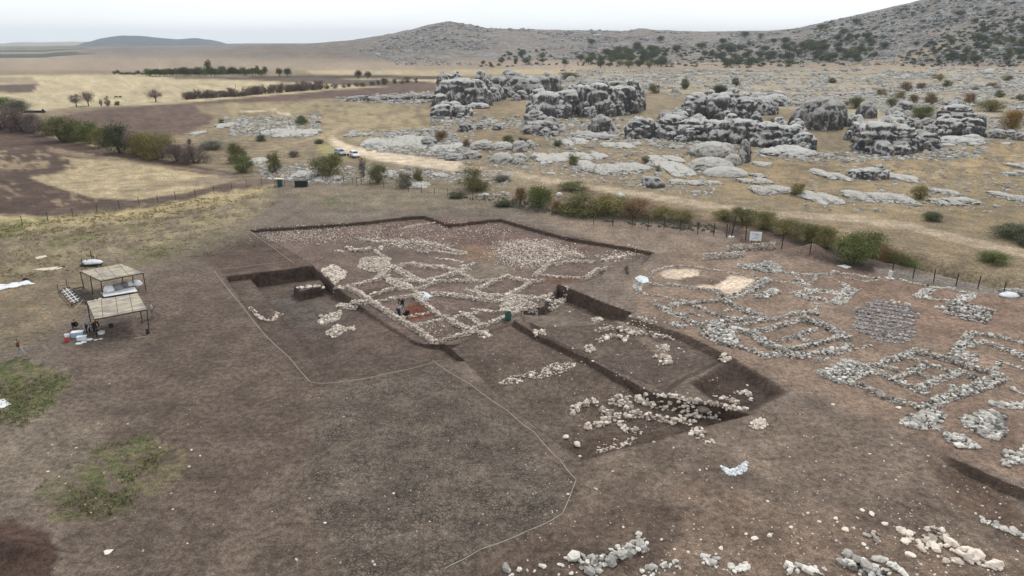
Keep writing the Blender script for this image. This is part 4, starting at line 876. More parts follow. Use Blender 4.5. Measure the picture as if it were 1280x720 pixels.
def rock(label, lobes, mat='rock', kind='crag', name='rock_outcrop', cat='rock outcrop', group=None, dr=.8, hk=1.0):
    Vs, Fs, off = [], [], 0; base = None; ml = []
    for lb in lobes:
        ml.append(lb); kd = lb[4] if len(lb) > 4 else kind
        if lb[2] > 32 and kd in ('crag', 'bed'):
            for j in range(2): ml.append((lb[0] + RG.uniform(-.42, .42) * lb[2], lb[1] + RG.uniform(-1, 3), lb[2] * RG.uniform(.22, .42), lb[3] * RG.uniform(.3, .62), 'round' if j else kd))
            ml.append((lb[0] + RG.uniform(-.3, .3) * lb[2], lb[1] - 2, lb[2] * RG.uniform(.5, .7), lb[3] * RG.uniform(1.0, 1.08), 'round'))
    lobes = ml
    for i, lb in enumerate(lobes):
        u, v, wp_, hp = lb[:4]; kd = lb[4] if len(lb) > 4 else kind; 
        x, y = [float(q[0]) for q in hit([u], [v])]; z = float(gz(x, y)[0]); k = ppm(y, z); w = wp_ / k; h = hp / k * hk
        d = w * dr if kd != 'slab' else w * .55
        if kd == 'slab':                 # flat bedrock: the height in the photograph is mostly its depth on the ground
            dep = 26.5 / max(v - HV, 8) * F / .95 * hp / max(v - HV, 8); d = max(dep, w * .3); h = max(.5, .09 * w) * 1.1
            y2 = y + d * .5
        else: h = max(h - .30 * d * 26.5 / y * 2, h * .62) * (.9 if kd in ('crag', 'bed') else 1); y2 = y + d * .42
        x2 = x * (y2 / y)
        if base is None: base = np.array([x2, y2, z])
        wpos = np.array([x2, y2, z]); px = max(wp_, hp)
        sub = 5 if px > 34 else 4 if px > 9 else 3
        V, Fc = rock_lobe(w, d, h, sub, RG.integers(1, 9999), kd, wpos)
        Vs.append(V + wpos - base); Fs.append(Fc + off); off += len(V) if kind == 'slab' else 0
    if kind != 'slab' and len(Vs) > 1:
        o = empty(name, base)
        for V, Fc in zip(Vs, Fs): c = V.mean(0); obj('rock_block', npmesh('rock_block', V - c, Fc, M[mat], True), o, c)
        return tag(o, label, cat, group)
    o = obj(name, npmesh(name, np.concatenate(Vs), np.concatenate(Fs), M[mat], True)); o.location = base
    return tag(o, label, cat, group)
gR = 'limestone outcrops beyond the fence'
rock('tall jagged crag at the left end of the outcrops', [(566, 133, 44, 40), (592, 133, 44, 40), (550, 135, 26, 20), (575, 126, 46, 34), (604, 128, 30, 24), (560, 126, 20, 36)], 'rockd', group=gR)
rock('low dark block in front of the tall jagged crag', [(555, 146, 34, 18), (578, 146, 34, 17), (598, 136, 30, 9), (565, 144, 26, 20)], 'rockd', group=gR)
rock('long ridge with a dark cave mouth right of the tall crag', [(624, 122, 40, 28), (655, 119, 50, 26), (690, 116, 30, 24), (642, 110, 42, 22, 'bed'), (612, 127, 34, 20), (672, 117, 34, 24)], group=gR)
rock('small grey knob below the cave ridge', [(652, 125, 22, 13), (645, 126, 14, 9)], kind='round', group=gR)
rock('big fluted cliff with pale top, second crag from the left', [(684, 147, 56, 36), (705, 146, 46, 38), (742, 146, 52, 46), (776, 143, 48, 42), (795, 138, 28, 32), (722, 144, 40, 40), (760, 144, 40, 40)], 'rockd', group=gR)
rock('mushroom-shaped rock at the foot of the fluted cliff', [(668, 158, 38, 22, 'round'), (676, 168, 44, 20, 'crag'), (662, 168, 26, 14, 'crag')], kind='round', group=gR)
rock('round boulder on a stone plinth, left of the long front cliff', [(751, 166, 34, 24, 'round'), (742, 174, 48, 9, 'bed'), (762, 175, 26, 8, 'bed')], kind='bed', group=gR)
rock('bulging block at the left end of the long front cliff', [(797, 174, 38, 30), (810, 173, 24, 26)], 'rockd', kind='round', group=gR)
rock('long layered front cliff in the middle of the outcrops', [(840, 174, 54, 34, 'bed'), (868, 176, 56, 32, 'bed'), (900, 178, 58, 34, 'crag'), (930, 180, 50, 36, 'crag'), (960, 184, 46, 36, 'bed'), (985, 186, 46, 36, 'crag'), (1004, 188, 34, 26, 'bed'), (985, 196, 70, 14, 'crag')], 'rockd', group=gR)
rock('dark upper cliff with pale sloping back behind the front cliff', [(872, 149, 44, 36), (898, 150, 48, 38), (925, 149, 44, 32), (950, 144, 50, 24, 'dome'), (968, 133, 46, 16, 'dome'), (862, 149, 24, 26)], 'rockd', group=gR)
rock('broken spur of rock left of the dark upper cliff', [(832, 151, 24, 14), (848, 149, 22, 16), (855, 148, 16, 20)], kind='round', group=gR)
rock('smooth fluted dome of grey rock', [(1022, 163, 68, 44, 'dome'), (1002, 160, 36, 30, 'dome'), (1043, 158, 34, 34, 'dome')], kind='dome', group=gR, cat='rock dome')
rock('smooth round boulder right of the fluted dome', [(1082, 148, 29, 23, 'dome')], kind='dome', group=gR, cat='boulder', name='boulder')
rock('dark wedge of rock between the dome and the layered block', [(1062, 157, 26, 16, 'round'), (1070, 160, 20, 18, 'round')], 'rockd', group=gR)
rock('massive dark layered block right of the dome', [(1098, 193, 74, 46, 'bed'), (1122, 192, 44, 40, 'bed'), (1074, 176, 34, 28, 'bed'), (1110, 176, 60, 34, 'bed'), (1136, 190, 30, 26, 'bed')], 'rockd', kind='bed', group=gR)
rock('rounded lobes stepping down right of the layered block', [(1140, 166, 24, 18, 'round'), (1158, 157, 18, 11, 'round'), (1162, 170, 22, 15, 'round'), (1155, 187, 40, 24, 'crag')], kind='round', group=gR)
rock('dark flat-topped block, right end of the large outcrops', [(1192, 150, 46, 22, 'bed'), (1188, 169, 44, 24, 'crag'), (1212, 170, 36, 26, 'crag'), (1198, 181, 60, 12, 'crag')], 'rockd', kind='bed', group=gR)
rock('small grey block among the bushes above the layered block', [(1131, 138, 28, 13, 'round'), (1118, 145, 24, 12, 'round')], kind='round', group=gR)
rock('low ragged rocks right of the flat-topped block', [(1244, 173, 28, 13, 'crag'), (1262, 172, 22, 10, 'crag'), (1276, 176, 20, 12, 'crag')], group=gR)
rock('upper pillow of the pale slab stack', [(889, 197, 58, 22, 'dome'), (905, 195, 32, 18, 'dome')], 'slab', kind='dome', group=gR)
rock('middle pillow of the pale slab stack with a hollow', [(888, 214, 62, 20, 'dome'), (915, 207, 26, 16, 'dome')], 'slab', kind='dome', group=gR)
rock('lowest pillow of the pale slab stack', [(906, 222, 60, 16, 'dome')], 'slab', kind='dome', group=gR)
rock('upright speckled boulder beside the pale slab stack', [(929, 203, 19, 30, 'round'), (926, 204, 16, 18, 'round')], kind='round', group=gR, cat='boulder', name='boulder')
rock('dark low knoll on the pavement right of the road bend', [(1070, 224, 24, 15, 'crag'), (1088, 225, 34, 18, 'crag'), (1102, 224, 20, 14, 'crag')], 'rockd', group=gR)
rock('knobbly dark boulder at the right tip of the broad pavement', [(816, 235, 30, 17, 'crag'), (808, 232, 18, 13, 'crag')], group=gR)
rock('spiky grey rock left of the mushroom rock', [(579, 165, 18, 13), (586, 164, 12, 10)], group=gR)
rock('small low rock between spiky rock and mushroom rock', [(601, 162, 13, 8), (622, 163, 15, 9)], kind='round', group=gR)
rock('dark speckled rock lying on the western pavement', [(536, 182, 24, 13, 'round')], kind='round', group=gR)
rock('long pale block below the mushroom rock', [(604, 188, 36, 14, 'round'), (628, 188, 36, 12, 'dome')], 'slab', kind='round', group=gR)
rock('dark-fronted low boulder near the road', [(568, 201, 24, 11, 'round'), (590, 199, 26, 12, 'round')], kind='round', group=gR)
rock('broad pale boulder sloping toward the road', [(628, 204, 34, 15, 'dome'), (648, 203, 26, 13, 'dome')], 'slab', kind='dome', group=gR)
rock('white rocks heaped at the left end of the broad pavement', [(650, 190, 22, 16, 'round'), (662, 186, 16, 12, 'round'), (648, 206, 18, 10, 'round'), (667, 200, 12, 8, 'round')], 'slab', kind='round', group=gR)
gS = 'pale bedrock slabs in the dry grass'
sl = [('left part of the broad bare pavement', (690, 208, 42, 18)), ('long white middle sheet of the broad pavement', (762, 220, 96, 18)), ('upper sheet of the broad pavement', (738, 203, 34, 14)), ('thin slab north of the pavement hollow', (830, 206, 40, 12)),
      ('fractured pavement left of the slab stack', (842, 225, 46, 24)), ('narrow strip of bedrock under the slab stack', (868, 232, 60, 7)), ('small cap stone below the slab stack', (949, 223, 20, 7)), ('jointed slab below the cap stone', (942, 232, 38, 9)), ('white slab right of the slab stack, nearest the road', (964, 246, 52, 16)),
      ('white slab between two rust bushes', (1021, 257, 40, 20)), ('slab behind the dark low knoll', (1040, 229, 34, 16)), ('slab right of the dark low knoll', (1125, 229, 34, 13)), ('longest white slab east of the road bend', (1097, 256, 88, 17)), ('upper small slab right of the orange bush', (1179, 246, 32, 10)),
      ('lower small slab right of the orange bush', (1179, 260, 32, 12)), ('lone oval slab right of the slab pair', (1210, 257, 24, 10)), ('far thin slab near the right edge', (1272, 221, 36, 6)), ('upper slab near the right edge', (1277, 213, 30, 9)), ('small square slab left of the edge slab', (1252, 250, 16, 12)), ('dark-footed slab cut by the right edge', (1277, 254, 26, 11)),
      ('large slab sheet beside the parked cars', (475, 187, 40, 18)), ('cracked slab sheet above the road', (512, 188, 52, 20)), ('pale sheet between road and pavement rock', (560, 190, 46, 12)), ('slab heap below the green bush', (372, 173, 48, 13)), ('slab left of the round green bush', (345, 170, 30, 12)), ('small slab in the brown field corner', (286, 160, 20, 8)),
      ('flat boulder at the tip of the brown field', (247, 169, 12, 5)), ('slab pile under the stream bushes', (520, 236, 24, 10)), ('pale slabs behind the grey bush', (478, 224, 22, 12)), ('small slabs left of the brown stream bush', (325, 207, 22, 14)), ('white rock right of the fence corner', (1268, 372, 26, 12)), ('slab strip west of the cars', (448, 172, 26, 6)), ('slab right of the dark shrub', (548, 222, 20, 6)),
      ('pale slabs just above the fence', (410, 228, 30, 8)), ('slabs left of the leaning bush', (383, 222, 24, 12)), ('bare rock behind the mushroom rock', (715, 183, 30, 12)), ('rock sheet below the stone plinth', (770, 187, 40, 8)), ('thin slab by the upright boulder', (950, 208, 22, 7))]
for lb, q in sl:
    u, v, w_, h_ = q; rr_ = []
    n = 1 if w_ < 30 else 2 if w_ < 60 else 3
    for i in range(n): rr_.append((u + (i - (n - 1) / 2) * w_ / n * .9 + RG.uniform(-2, 2), v - RG.uniform(0, .25) * h_ * (n > 1), w_ / n * 1.35, h_ * RG.uniform(.75, 1.)))
    rock(lb, rr_, 'slab', 'slab', 'flat_rock', 'flat rock', gS)
# low rocky rim along the far brown field
for u in range(440, 540, 8): rock('grey rock in the low rim between dry grass and far brown field', [(u, 127 - (u - 437) * .03, 15, RG.uniform(5, 9), 'round')], kind='round', name='boulder', cat='boulder', group='low rock rim along the far brown field')
# boulders: the 300 that show largest, each an object of its own, and the rest as one mass
TB = [npmesh('boulder', rock_lobe(2, 1.7, 1.2, 3, 50 + k, 'crag' if k % 2 else 'round', np.array([k * 9., 0, 0]))[0], ICO[3][1], M['slab' if k % 3 else 'rock'], False) for k in range(8)]
def inpoly_samples(poly, n):
    P = np.asarray(poly, float); lo, hi = P.min(0), P.max(0); c = RG.uniform(lo, hi, (n * 8 + 50, 2)); return c[sdpoly(c[:, 0], c[:, 1], P) > 0][:n]
zones = [([(1040, 112), (1290, 95), (1290, 160), (1215, 165), (1150, 130), (1060, 132)], 100, (6, 15)), ([(800, 95), (1040, 96), (1080, 125), (1000, 122), (880, 110), (800, 105)], 60, (4, 9)), ([(700, 93), (810, 100), (830, 120), (790, 108), (700, 103)], 34, (5, 11)), ([(600, 150), (660, 140), (700, 180), (640, 215), (560, 195)], 30, (4, 9)),
         ([(1225, 180), (1290, 165), (1290, 260), (1240, 255)], 10, (3, 7)), ([(460, 215), (560, 215), (640, 235), (600, 240), (480, 232)], 26, (3, 8)), ([(640, 175), (860, 180), (900, 240), (700, 215)], 24, (4, 8)), ([(330, 205), (430, 205), (430, 228), (340, 225)], 14, (3, 7)), ([(1150, 185), (1200, 182), (1160, 200)], 8, (3, 6))]
for poly, n, (a, b) in zones:
    q = inpoly_samples(poly, n); hx, hy = hit(q[:, 0], q[:, 1]); hz = gz(hx, hy)
    for i in range(len(q)):
        s = RG.uniform(a, b) / ppm(hy[i], hz[i]) / 2
        o = obj('boulder', TB[RG.integers(8)]); o.location = (hx[i], hy[i], hz[i] - .1 * s); o.scale = (s, s * RG.uniform(.7, 1.1), s * RG.uniform(.35, .75)); o.rotation_euler = (0, 0, RG.uniform(0, 6.28))
        tag(o, 'rough pale limestone boulder half sunk in dry grass', 'boulder', 'scattered boulders beyond the fence')
def rubble_field(name, label, zs, n, px, mat, cat):
    q = np.concatenate([inpoly_samples(z_, int(n * w_)) for z_, w_ in zs]); x, y = hit(q[:, 0], q[:, 1]); z = gz(x, y)
    far_ = np.hypot(x, y) > 850; sc_ = np.where(far_, 70., 22.); den = vnoise(np.stack([x / sc_, y / sc_, x * 0], 1), 7) + .4 * vnoise(np.stack([x / 30, y / 30, x * 0], 1), 8); k = den > np.where(far_, -.12 - .25 * sstep(x, 200, 700), -.35); x, y, z = x[k], y[k], z[k]; m = len(x)
    s = px / ppm(y, z) * np.exp(RG.normal(0, .45, m)) / 2
    S = np.stack([s * RG.uniform(1, 1.6, m), s, s * RG.uniform(.4, .8, m)], 1)
    P = np.stack([x, y, z + S[:, 2] * .15], 1); tag(stone_obj(name, P, S, np.clip(RG.normal(.7, .25, m), 0, 1), M[mat], RG), label, cat, kind='stuff')
M['fieldrock'] = mat_stone('field_limestone', (.50, .485, .45), (.12, .12, .118), .45)
rubble_field('rubble', 'endless small limestone rubble on the dry plain', [([(700, 88), (960, 88), (1290, 84), (1290, 168), (1200, 160), (1050, 130), (980, 120), (820, 112), (700, 104)], .64), ([(540, 140), (700, 130), (860, 180), (900, 250), (700, 220), (540, 200)], .13), ([(1000, 195), (1290, 170), (1290, 265), (1000, 265)], .05),
                        ([(320, 205), (640, 215), (640, 248), (430, 232), (330, 224)], .1), ([(440, 165), (560, 160), (600, 200), (460, 190)], .1), ([(280, 148), (400, 145), (400, 172), (290, 170)], .06), ([(420, 120), (540, 115), (540, 130), (420, 130)], .04)], 17000, 3.1, 'fieldrock', 'rubble')
M['hillrock'] = mat_stone('hill_limestone', (.36, .35, .335), (.09, .09, .092), .5)
rubble_field('scree', 'broken limestone scree around the feet of the outcrops', [([(540, 130), (600, 150), (700, 150), (800, 150), (830, 172), (1010, 192), (1060, 190), (1230, 185), (1230, 198), (1010, 204), (800, 182), (640, 172), (540, 155)], .6), ([(660, 95), (860, 100), (1000, 120), (1060, 130), (1000, 135), (860, 125), (800, 112), (660, 108)], .4)], 2600, 4.2, 'fieldrock', 'scree')
rubble_field('hillside_rubble', 'countless grey rocks covering the stony mountain side', [([(440, 60), (560, 28), (700, 38), (960, 40), (1100, 14), (1290, -30), (1290, 82), (900, 82), (500, 82)], 1.)], 15000, 2.5, 'hillrock', 'rubble')
# ------------------------------------------------------------------ bushes and trees
PAL = dict(green=((.10, .125, .04), (.17, .195, .06)), olive=((.11, .112, .045), (.19, .18, .07)), yellowolive=((.155, .14, .05), (.27, .235, .085)), rust=((.17, .105, .055), (.27, .175, .085)), orange=((.22, .13, .035), (.34, .22, .06)),
           purple=((.115, .085, .075), (.19, .145, .125)), dark=((.052, .064, .032), (.095, .11, .052)), grey=((.13, .13, .10), (.22, .21, .155)), bare=((.14, .11, .09), (.23, .185, .155)))
def leaf_cloud(n, kind, seed, size, shape='shrub'):
    r = np.random.default_rng(seed); nc = 34
    th = r.uniform(0, 2 * np.pi, nc); rad = np.sqrt(r.uniform(0, 1, nc)) * .38
    if shape == 'shrub': cz = r.uniform(.14, .86, nc); rad *= np.sqrt(np.clip(1.12 - np.abs(cz - .42) * 1.45, .12, 1))
    else: cz = r.uniform(.38, .86, nc); rad *= np.sqrt(np.clip(1.15 - np.abs(cz - .6) * 3, .1, 1))
    C = np.stack([rad * np.cos(th), rad * np.sin(th), cz], 1); cs = r.uniform(.06, .13, nc)
    k = r.integers(0, nc, n); P = C[k] + r.normal(0, 1, (n, 3)) * cs[k][:, None] * np.array([1, 1, 1.05]); P[:, 2] = np.abs(P[:, 2])
    P[:, 2] = np.where(P[:, 2] > 1.02, 1.02 - (P[:, 2] - 1.02) * .4, P[:, 2])
    a = r.normal(size=(n, 3)); a[:, 2] += .9 if shape == 'shrub' else .2; a /= np.linalg.norm(a, axis=1)[:, None]; b = np.cross(a, r.normal(size=(n, 3))); b /= np.linalg.norm(b, axis=1)[:, None]
    s = size * r.uniform(.6, 1.4, n)[:, None]; a = a * s * (1.5 if shape == 'shrub' else 1.1); b = b * s * .62
    V = np.stack([P - a * .5, P + b * .5, P + a * .5, P - b * .5], 1).reshape(-1, 3); Fc = np.arange(4 * n).reshape(n, 4)
    lo, hi = np.array(PAL[kind][0]), np.array(PAL[kind][1]); ck = r.uniform(0, 1, nc)
    t = np.clip(ck[k] * .55 + r.uniform(0, .5, n), 0, 1)[:, None]; c = lo + (hi - lo) * t
    c *= r.uniform(.8, 1.2, (n, 1)); c = np.repeat(c, 4, 0)
    return V, Fc, c, C
def tube(pts, rad, sides=5):
    pts = np.asarray(pts, float); rad = np.broadcast_to(rad, (len(pts),)); Vs, Fs = [], []
    d = np.gradient(pts, axis=0); d /= np.linalg.norm(d, axis=1)[:, None] + 1e-9
    up = np.array([0, 0, 1.]) if abs(d[0, 2]) < .9 else np.array([1., 0, 0])
    for i, p in enumerate(pts):
        a = np.cross(d[i], up); a /= np.linalg.norm(a) + 1e-9; b = np.cross(d[i], a)
        an = np.linspace(0, 2 * np.pi, sides, endpoint=False); Vs.append(p + rad[i] * (np.cos(an)[:, None] * a + np.sin(an)[:, None] * b))
    V = np.concatenate(Vs); n = len(pts)
    for i in range(n - 1):
        for k in range(sides): Fs.append([i * sides + k, i * sides + (k + 1) % sides, (i + 1) * sides + (k + 1) % sides, (i + 1) * sides + k])
    return V, np.array(Fs)
def join(L_):
    Vs, Fs, o = [], [], 0
    for V, Fc in L_: Vs.append(V); Fs.append(Fc + o); o += len(V)
    return np.concatenate(Vs), np.concatenate(Fs)
def stems(C, seed, shape):
    r = np.random.default_rng(seed); T = []
    if shape == 'shrub':
        for c in C[:14]:
            b = np.array([c[0] * .15, c[1] * .15, -.03]); m = (b + c) / 2 + np.array([0, 0, .06]); T.append(tube([b, m, c * np.array([1, 1, 1.02])], [.014, .009, .003], 4))
    else:
        T.append(tube([(0, 0, -.05), (.01, 0, .2), (-.01, .01, .42), (0, 0, .7)], [.045, .034, .026, .008], 6))
        for c in C[:10]: T.append(tube([(0, 0, .28), (c * .5 + np.array([0, 0, .2])), c], [.018, .012, .004], 4))
    return join(T)
VT = {}
def veg_template(kind, shape, lod, var):
    key = (kind, shape, lod, var)
    if key not in VT:
        n, sz = {2: (9000, .026), 1: (2800, .045), 0: (420, .11)}[lod]
        if kind == 'bare' or kind == 'purple': sz *= .8
        V, Fc, c, C = leaf_cloud(n, kind, hash_(key), sz, shape)
        a = npmesh('crown' if shape == 'tree' else 'foliage', V, Fc, M['leaf'], False, {'col': c})
        sV, sF = stems(C, 3 + var, shape); b = npmesh('trunk' if shape == 'tree' else 'stems', sV, sF, M['bark'], True)
        VT[key] = (a, b)
    return VT[key]
def hash_(key): return sum(ord(ch) * (i + 3) for i, ch in enumerate(str(key))) % 99991
vcount = [0]
def plant(label, u, v, wpx, hpx, kind, shape='shrub', group=None, cat=None, name=None, parts=True):
    x, y = [float(q[0]) for q in hit([u], [v])] if isinstance(u, (int, float)) else u
    z = float(gz(x, y)[0]); k = ppm(y, z); w_ = wpx / k / .92; h_ = hpx / k / .93
    lod = 2 if wpx > 22 else 1 if wpx > 9 else 0; vcount[0] += 1
    a, b = veg_template(kind, shape, lod, vcount[0] % (3 if lod else 2))
    y2 = y + min(w_ * .3, 3); r_ = empty(name or ('tree' if shape == 'tree' else 'shrub'), (x * y2 / y, y2, z - .05), RG.uniform(0, 6.28)); r_.scale = (w_, w_, h_)
    tag(r_, label, cat or ('tree' if shape == 'tree' else 'shrub'), group)
    obj(a.name.split('.')[0], a, r_); obj(b.name.split('.')[0], b, r_)
    return r_
gS1 = 'shrubs along the stream and fence'
for lb, *q in [
    ('big round green willow bush, third crown from the right end of the stream row', 1066, 334, 56, 46, 'green'), ('olive bush rising behind the big round willow bush', 1090, 311, 40, 36, 'olive'), ('thin rust bush right of the big willow bush', 1108, 322, 28, 32, 'rust'), ('small olive bush at the right end of the stream row', 1124, 326, 24, 28, 'olive'), ('last low green bush of the stream row', 1140, 329, 28, 25, 'green'),
    ('yellowish reed bush at the left end of the right stream row', 905, 277, 32, 17, 'yellowolive'), ('pale olive reed bush behind the pole', 930, 282, 34, 20, 'olive'), ('yellow reed bush right of the pole', 955, 288, 38, 23, 'yellowolive'), ('yellow-green bush in the middle of the reed row', 982, 297, 40, 25, 'yellowolive'), ('olive bush before the big willow', 1008, 306, 38, 27, 'olive'), ('brownish low bush touching the big willow', 1032, 313, 34, 26, 'yellowolive'),
    ('round green bush above the centre fence', 675, 263, 42, 37, 'green'), ('thin rust sapling left of the round green bush', 650, 257, 16, 26, 'rust'), ('thin rust sapling right of the round green bush', 695, 268, 14, 20, 'rust'), ('wide dark olive bush right of the green bush', 728, 272, 60, 35, 'olive'), ('yellow olive bush joined to the wide dark one', 762, 273, 48, 30, 'yellowolive'), ('rust bush in the centre fence row', 796, 275, 46, 28, 'rust'), ('mixed yellow bush right of the rust bush', 826, 277, 40, 22, 'yellowolive'), ('low yellow-green bush at the end of the centre row', 852, 279, 36, 16, 'yellowolive'),
    ('low grey-green thicket behind the wide dark bush', 716, 240, 40, 10, 'olive'), ('lone round olive bush beside the track', 593, 240, 36, 29, 'olive'), ('low dark bramble left of the lone olive bush', 571, 249, 24, 8, 'dark'), ('low dark bramble right of the lone olive bush', 630, 260, 24, 10, 'dark'), ('flat grey bush behind the track bend', 628, 228, 26, 8, 'grey'),
    ('wide olive bush below the parked cars', 409, 223, 40, 28, 'olive'), ('brown-tipped olive bush left of the slab pile', 473, 230, 28, 27, 'olive'), ('leafless reddish bush between two olive bushes', 455, 222, 14, 25, 'bare'), ('grey leaning bush over the slab pile', 506, 236, 20, 25, 'grey'), ('small upright bush right of the slab pile', 523, 229, 14, 20, 'olive'),
    ('brown-footed bush left of the wide olive bush', 343, 217, 19, 27, 'olive'), ('olive bush above the field corner', 297, 205, 28, 23, 'olive'), ('green bush at the tip of the ploughed field', 306, 217, 28, 19, 'green'), ('small grey bush beside the dirt track', 368, 197, 14, 8, 'grey'), ('dark low cushion left of the parked cars', 399, 180, 14, 7, 'dark'),
    ('round green bush on the pale slabs', 378, 157, 17, 12, 'green'), ('small dark bush left of the pale slabs', 326, 177, 14, 8, 'dark'), ('small dark bush by the brown field corner', 277, 155, 8, 6, 'dark'), ('low grey thicket above the field corner', 266, 188, 44, 12, 'grey'), ('tiny dark bush on the track verge', 237, 180, 9, 8, 'purple'),
    ('dark green spreading bush at the right edge', 1262, 301, 50, 18, 'dark'), ('dark green bush cut by the right edge', 1284, 310, 34, 16, 'dark'), ('bright green bush above the right fence', 1240, 332, 38, 20, 'green'), ('low dark bush on the right grassland', 1163, 277, 28, 11, 'dark'), ('orange-olive bush between pale slabs', 1148, 250, 22, 23, 'yellowolive'), ('yellowish tuft bush right of the white road slab', 996, 245, 20, 18, 'yellowolive'),
    ('small olive bush on the broad bare pavement', 716, 209, 12, 14, 'olive'), ('small round bush at the right of the pavement', 807, 204, 12, 12, 'olive'), ('tiny bush right of the small round one', 822, 216, 8, 10, 'grey'), ('dark tuft on the upper pavement', 697, 184, 12, 8, 'dark'), ('dark bush among white rocks', 654, 183, 15, 13, 'dark'), ('bright green bush below the mushroom rock', 635, 179, 17, 10, 'green'),
    ('rusty bush left of the pale block', 551, 177, 18, 15, 'rust'), ('small rust bush on the sheet edge', 583, 185, 11, 11, 'rust'), ('dark green bush on top of the upper cliff', 898, 121, 24, 18, 'dark'), ('small round dark tree above the upper cliff', 919, 108, 10, 11, 'dark'), ('dark green bush behind the fluted cliff', 768, 111, 14, 9, 'dark'), ('brown-dark bush in the gap right of the fluted cliff', 818, 117, 15, 14, 'olive'), ('narrow dark bush beside the gap bush', 856, 112, 10, 14, 'dark'), ('green thicket behind the cave ridge', 712, 101, 24, 12, 'olive'),
    ('bright green ivy-like bush behind the layered block', 1152, 149, 34, 19, 'green'), ('olive bush between dome and layered block', 1069, 136, 28, 16, 'olive'), ('orange bush at the far right edge of the outcrops', 1264, 164, 32, 25, 'orange'), ('wide olive bush right of the flat-topped block', 1238, 140, 32, 16, 'yellowolive'), ('green patch bush on the front cliff', 968, 158, 20, 10, 'green'), ('rust bush left of the big brown pair', 1131, 114, 16, 12, 'rust'), ('yellow olive bush on the rubble plain, leftmost', 1101, 121, 15, 12, 'yellowolive'),
    ('brown bush on the rubble plain beside the rust one', 1150, 113, 13, 11, 'rust'), ('yellow olive bush above the green ivy-like bush', 1124, 124, 13, 10, 'yellowolive'), ('olive bush below the yellow olive one', 1115, 133, 15, 11, 'olive'), ('rust bush above the green ivy-like bush', 1141, 129, 14, 11, 'rust'), ('tall rust bush right of the ivy-like bush', 1163, 131, 16, 17, 'rust'), ('rust bush left of the wide olive bush', 1211, 130, 16, 14, 'rust'), ('green bush above the wide olive bush', 1249, 122, 13, 10, 'green'), ('small olive bush at the far right rubble edge', 1275, 126, 11, 10, 'olive'),
    ('dark bush high on the rubble plain', 1184, 109, 13, 8, 'dark'), ('olive-rust bush highest on the rubble plain', 1172, 102, 15, 9, 'yellowolive'), ('brown bush near the upper right of the rubble plain', 1240, 111, 15, 9, 'rust'), ('green shrub patch at the upper right of the plain', 1258, 101, 16, 7, 'olive'), ('dark hummock bush left of the smooth round boulder', 1040, 104, 12, 8, 'dark')]: plant(lb, q[0], q[1], q[2] * RG.uniform(.9, 1.1), q[3] * RG.uniform(.72, 1.0), q[4], group=gS1)
gL = 'bushes lining the stream between the left fields'
for lb, *q in [('pale green bush at the left edge, behind the purple ones', 6, 137, 24, 13, 'green'), ('grey bush right of the pale green one', 24, 139, 22, 13, 'grey'), ('purple-brown bush at the very left edge', 6, 162, 36, 26, 'purple'), ('second purple-brown bush from the left edge', 28, 165, 34, 25, 'purple'), ('purple-brown bush before the gap with the culvert', 42, 166, 18, 20, 'purple'),
    ('low purple bush right of the gap', 60, 170, 26, 18, 'purple'), ('wide dark olive bush in the left row', 80, 177, 34, 25, 'olive'), ('olive bush right of the wide one', 97, 177, 24, 22, 'olive'), ('green bush in the middle of the left row', 113, 180, 24, 23, 'green'), ('yellowish bush beside the green one', 130, 184, 22, 20, 'yellowolive'), ('tall dark green bush, highest of the left row', 152, 192, 30, 32, 'dark'),
    ('brown-purple bush beside the tall dark one', 168, 193, 20, 22, 'purple'), ('yellow bush, first of the yellow pair', 183, 196, 28, 24, 'yellowolive'), ('yellow-green bush, second of the yellow pair', 202, 199, 30, 27, 'yellowolive'), ('reddish-purple bush near the end of the left row', 222, 203, 26, 22, 'purple'), ('last purple bush of the left row', 244, 205, 30, 21, 'purple')]: plant(lb, q[0], q[1] + 1, q[2] * 1.4, q[3] * 1.12, q[4], group=gL)
gF = 'bare trees standing in the stubble field'
for lb, *q in [('left of the two round bare field trees', 96, 134, 17, 15, 'bare'), ('right, taller of the two round bare field trees', 111, 133, 18, 17, 'bare'), ('small bush right of the two bare trees', 127, 133, 5, 8, 'bare'), ('narrow bare tree right of the pair', 135, 133, 8, 12, 'bare'), ('low dark bush beside the narrow bare tree', 147, 132, 8, 5, 'dark'), ('lone spreading bare tree before the brown strip', 195, 128, 20, 15, 'bare')]: plant(lb, *q, 'tree' if q[2] > 12 else 'shrub', group=gF)
def rowof(label, p0, p1, n, w, h, kinds, shape, group):
    for i in range(n):
        t = (i + RG.uniform(-.3, .3)) / max(1, n - 1)
        plant(label, float(lerp(p0[0], p1[0], t)), float(lerp(p0[1], p1[1], t) + RG.uniform(-.4, .4)), w * RG.uniform(.7, 1.4), h * RG.uniform(.65, 1.25), kinds[RG.integers(len(kinds))], shape, group)
rowof('brown leafless bush in the hedgerow across the left fields', (233, 124.5), (306, 120), 20, 10, 9, ['bare', 'purple'], 'shrub', 'hedgerow across the fields')
rowof('brown leafless bush in the hedgerow farther back', (310, 119), (400, 112), 26, 10, 10, ['bare', 'purple'], 'shrub', 'second hedgerow across the fields')
rowof('small bush on the verge beyond the brown strip', (400, 112), (520, 103), 14, 8, 6, ['bare', 'olive', 'purple'], 'shrub', 'bushes on the far verge')
rowof('dark evergreen tree in the far grove', (186, 95.5), (332, 95), 58, 9, 9, ['dark', 'dark', 'green'], 'tree', 'far grove of dark trees')
rowof('low dark tree at the thin left end of the far grove', (144, 93.5), (184, 94.5), 9, 6, 5, ['dark'], 'tree', 'thin left end of the far grove')
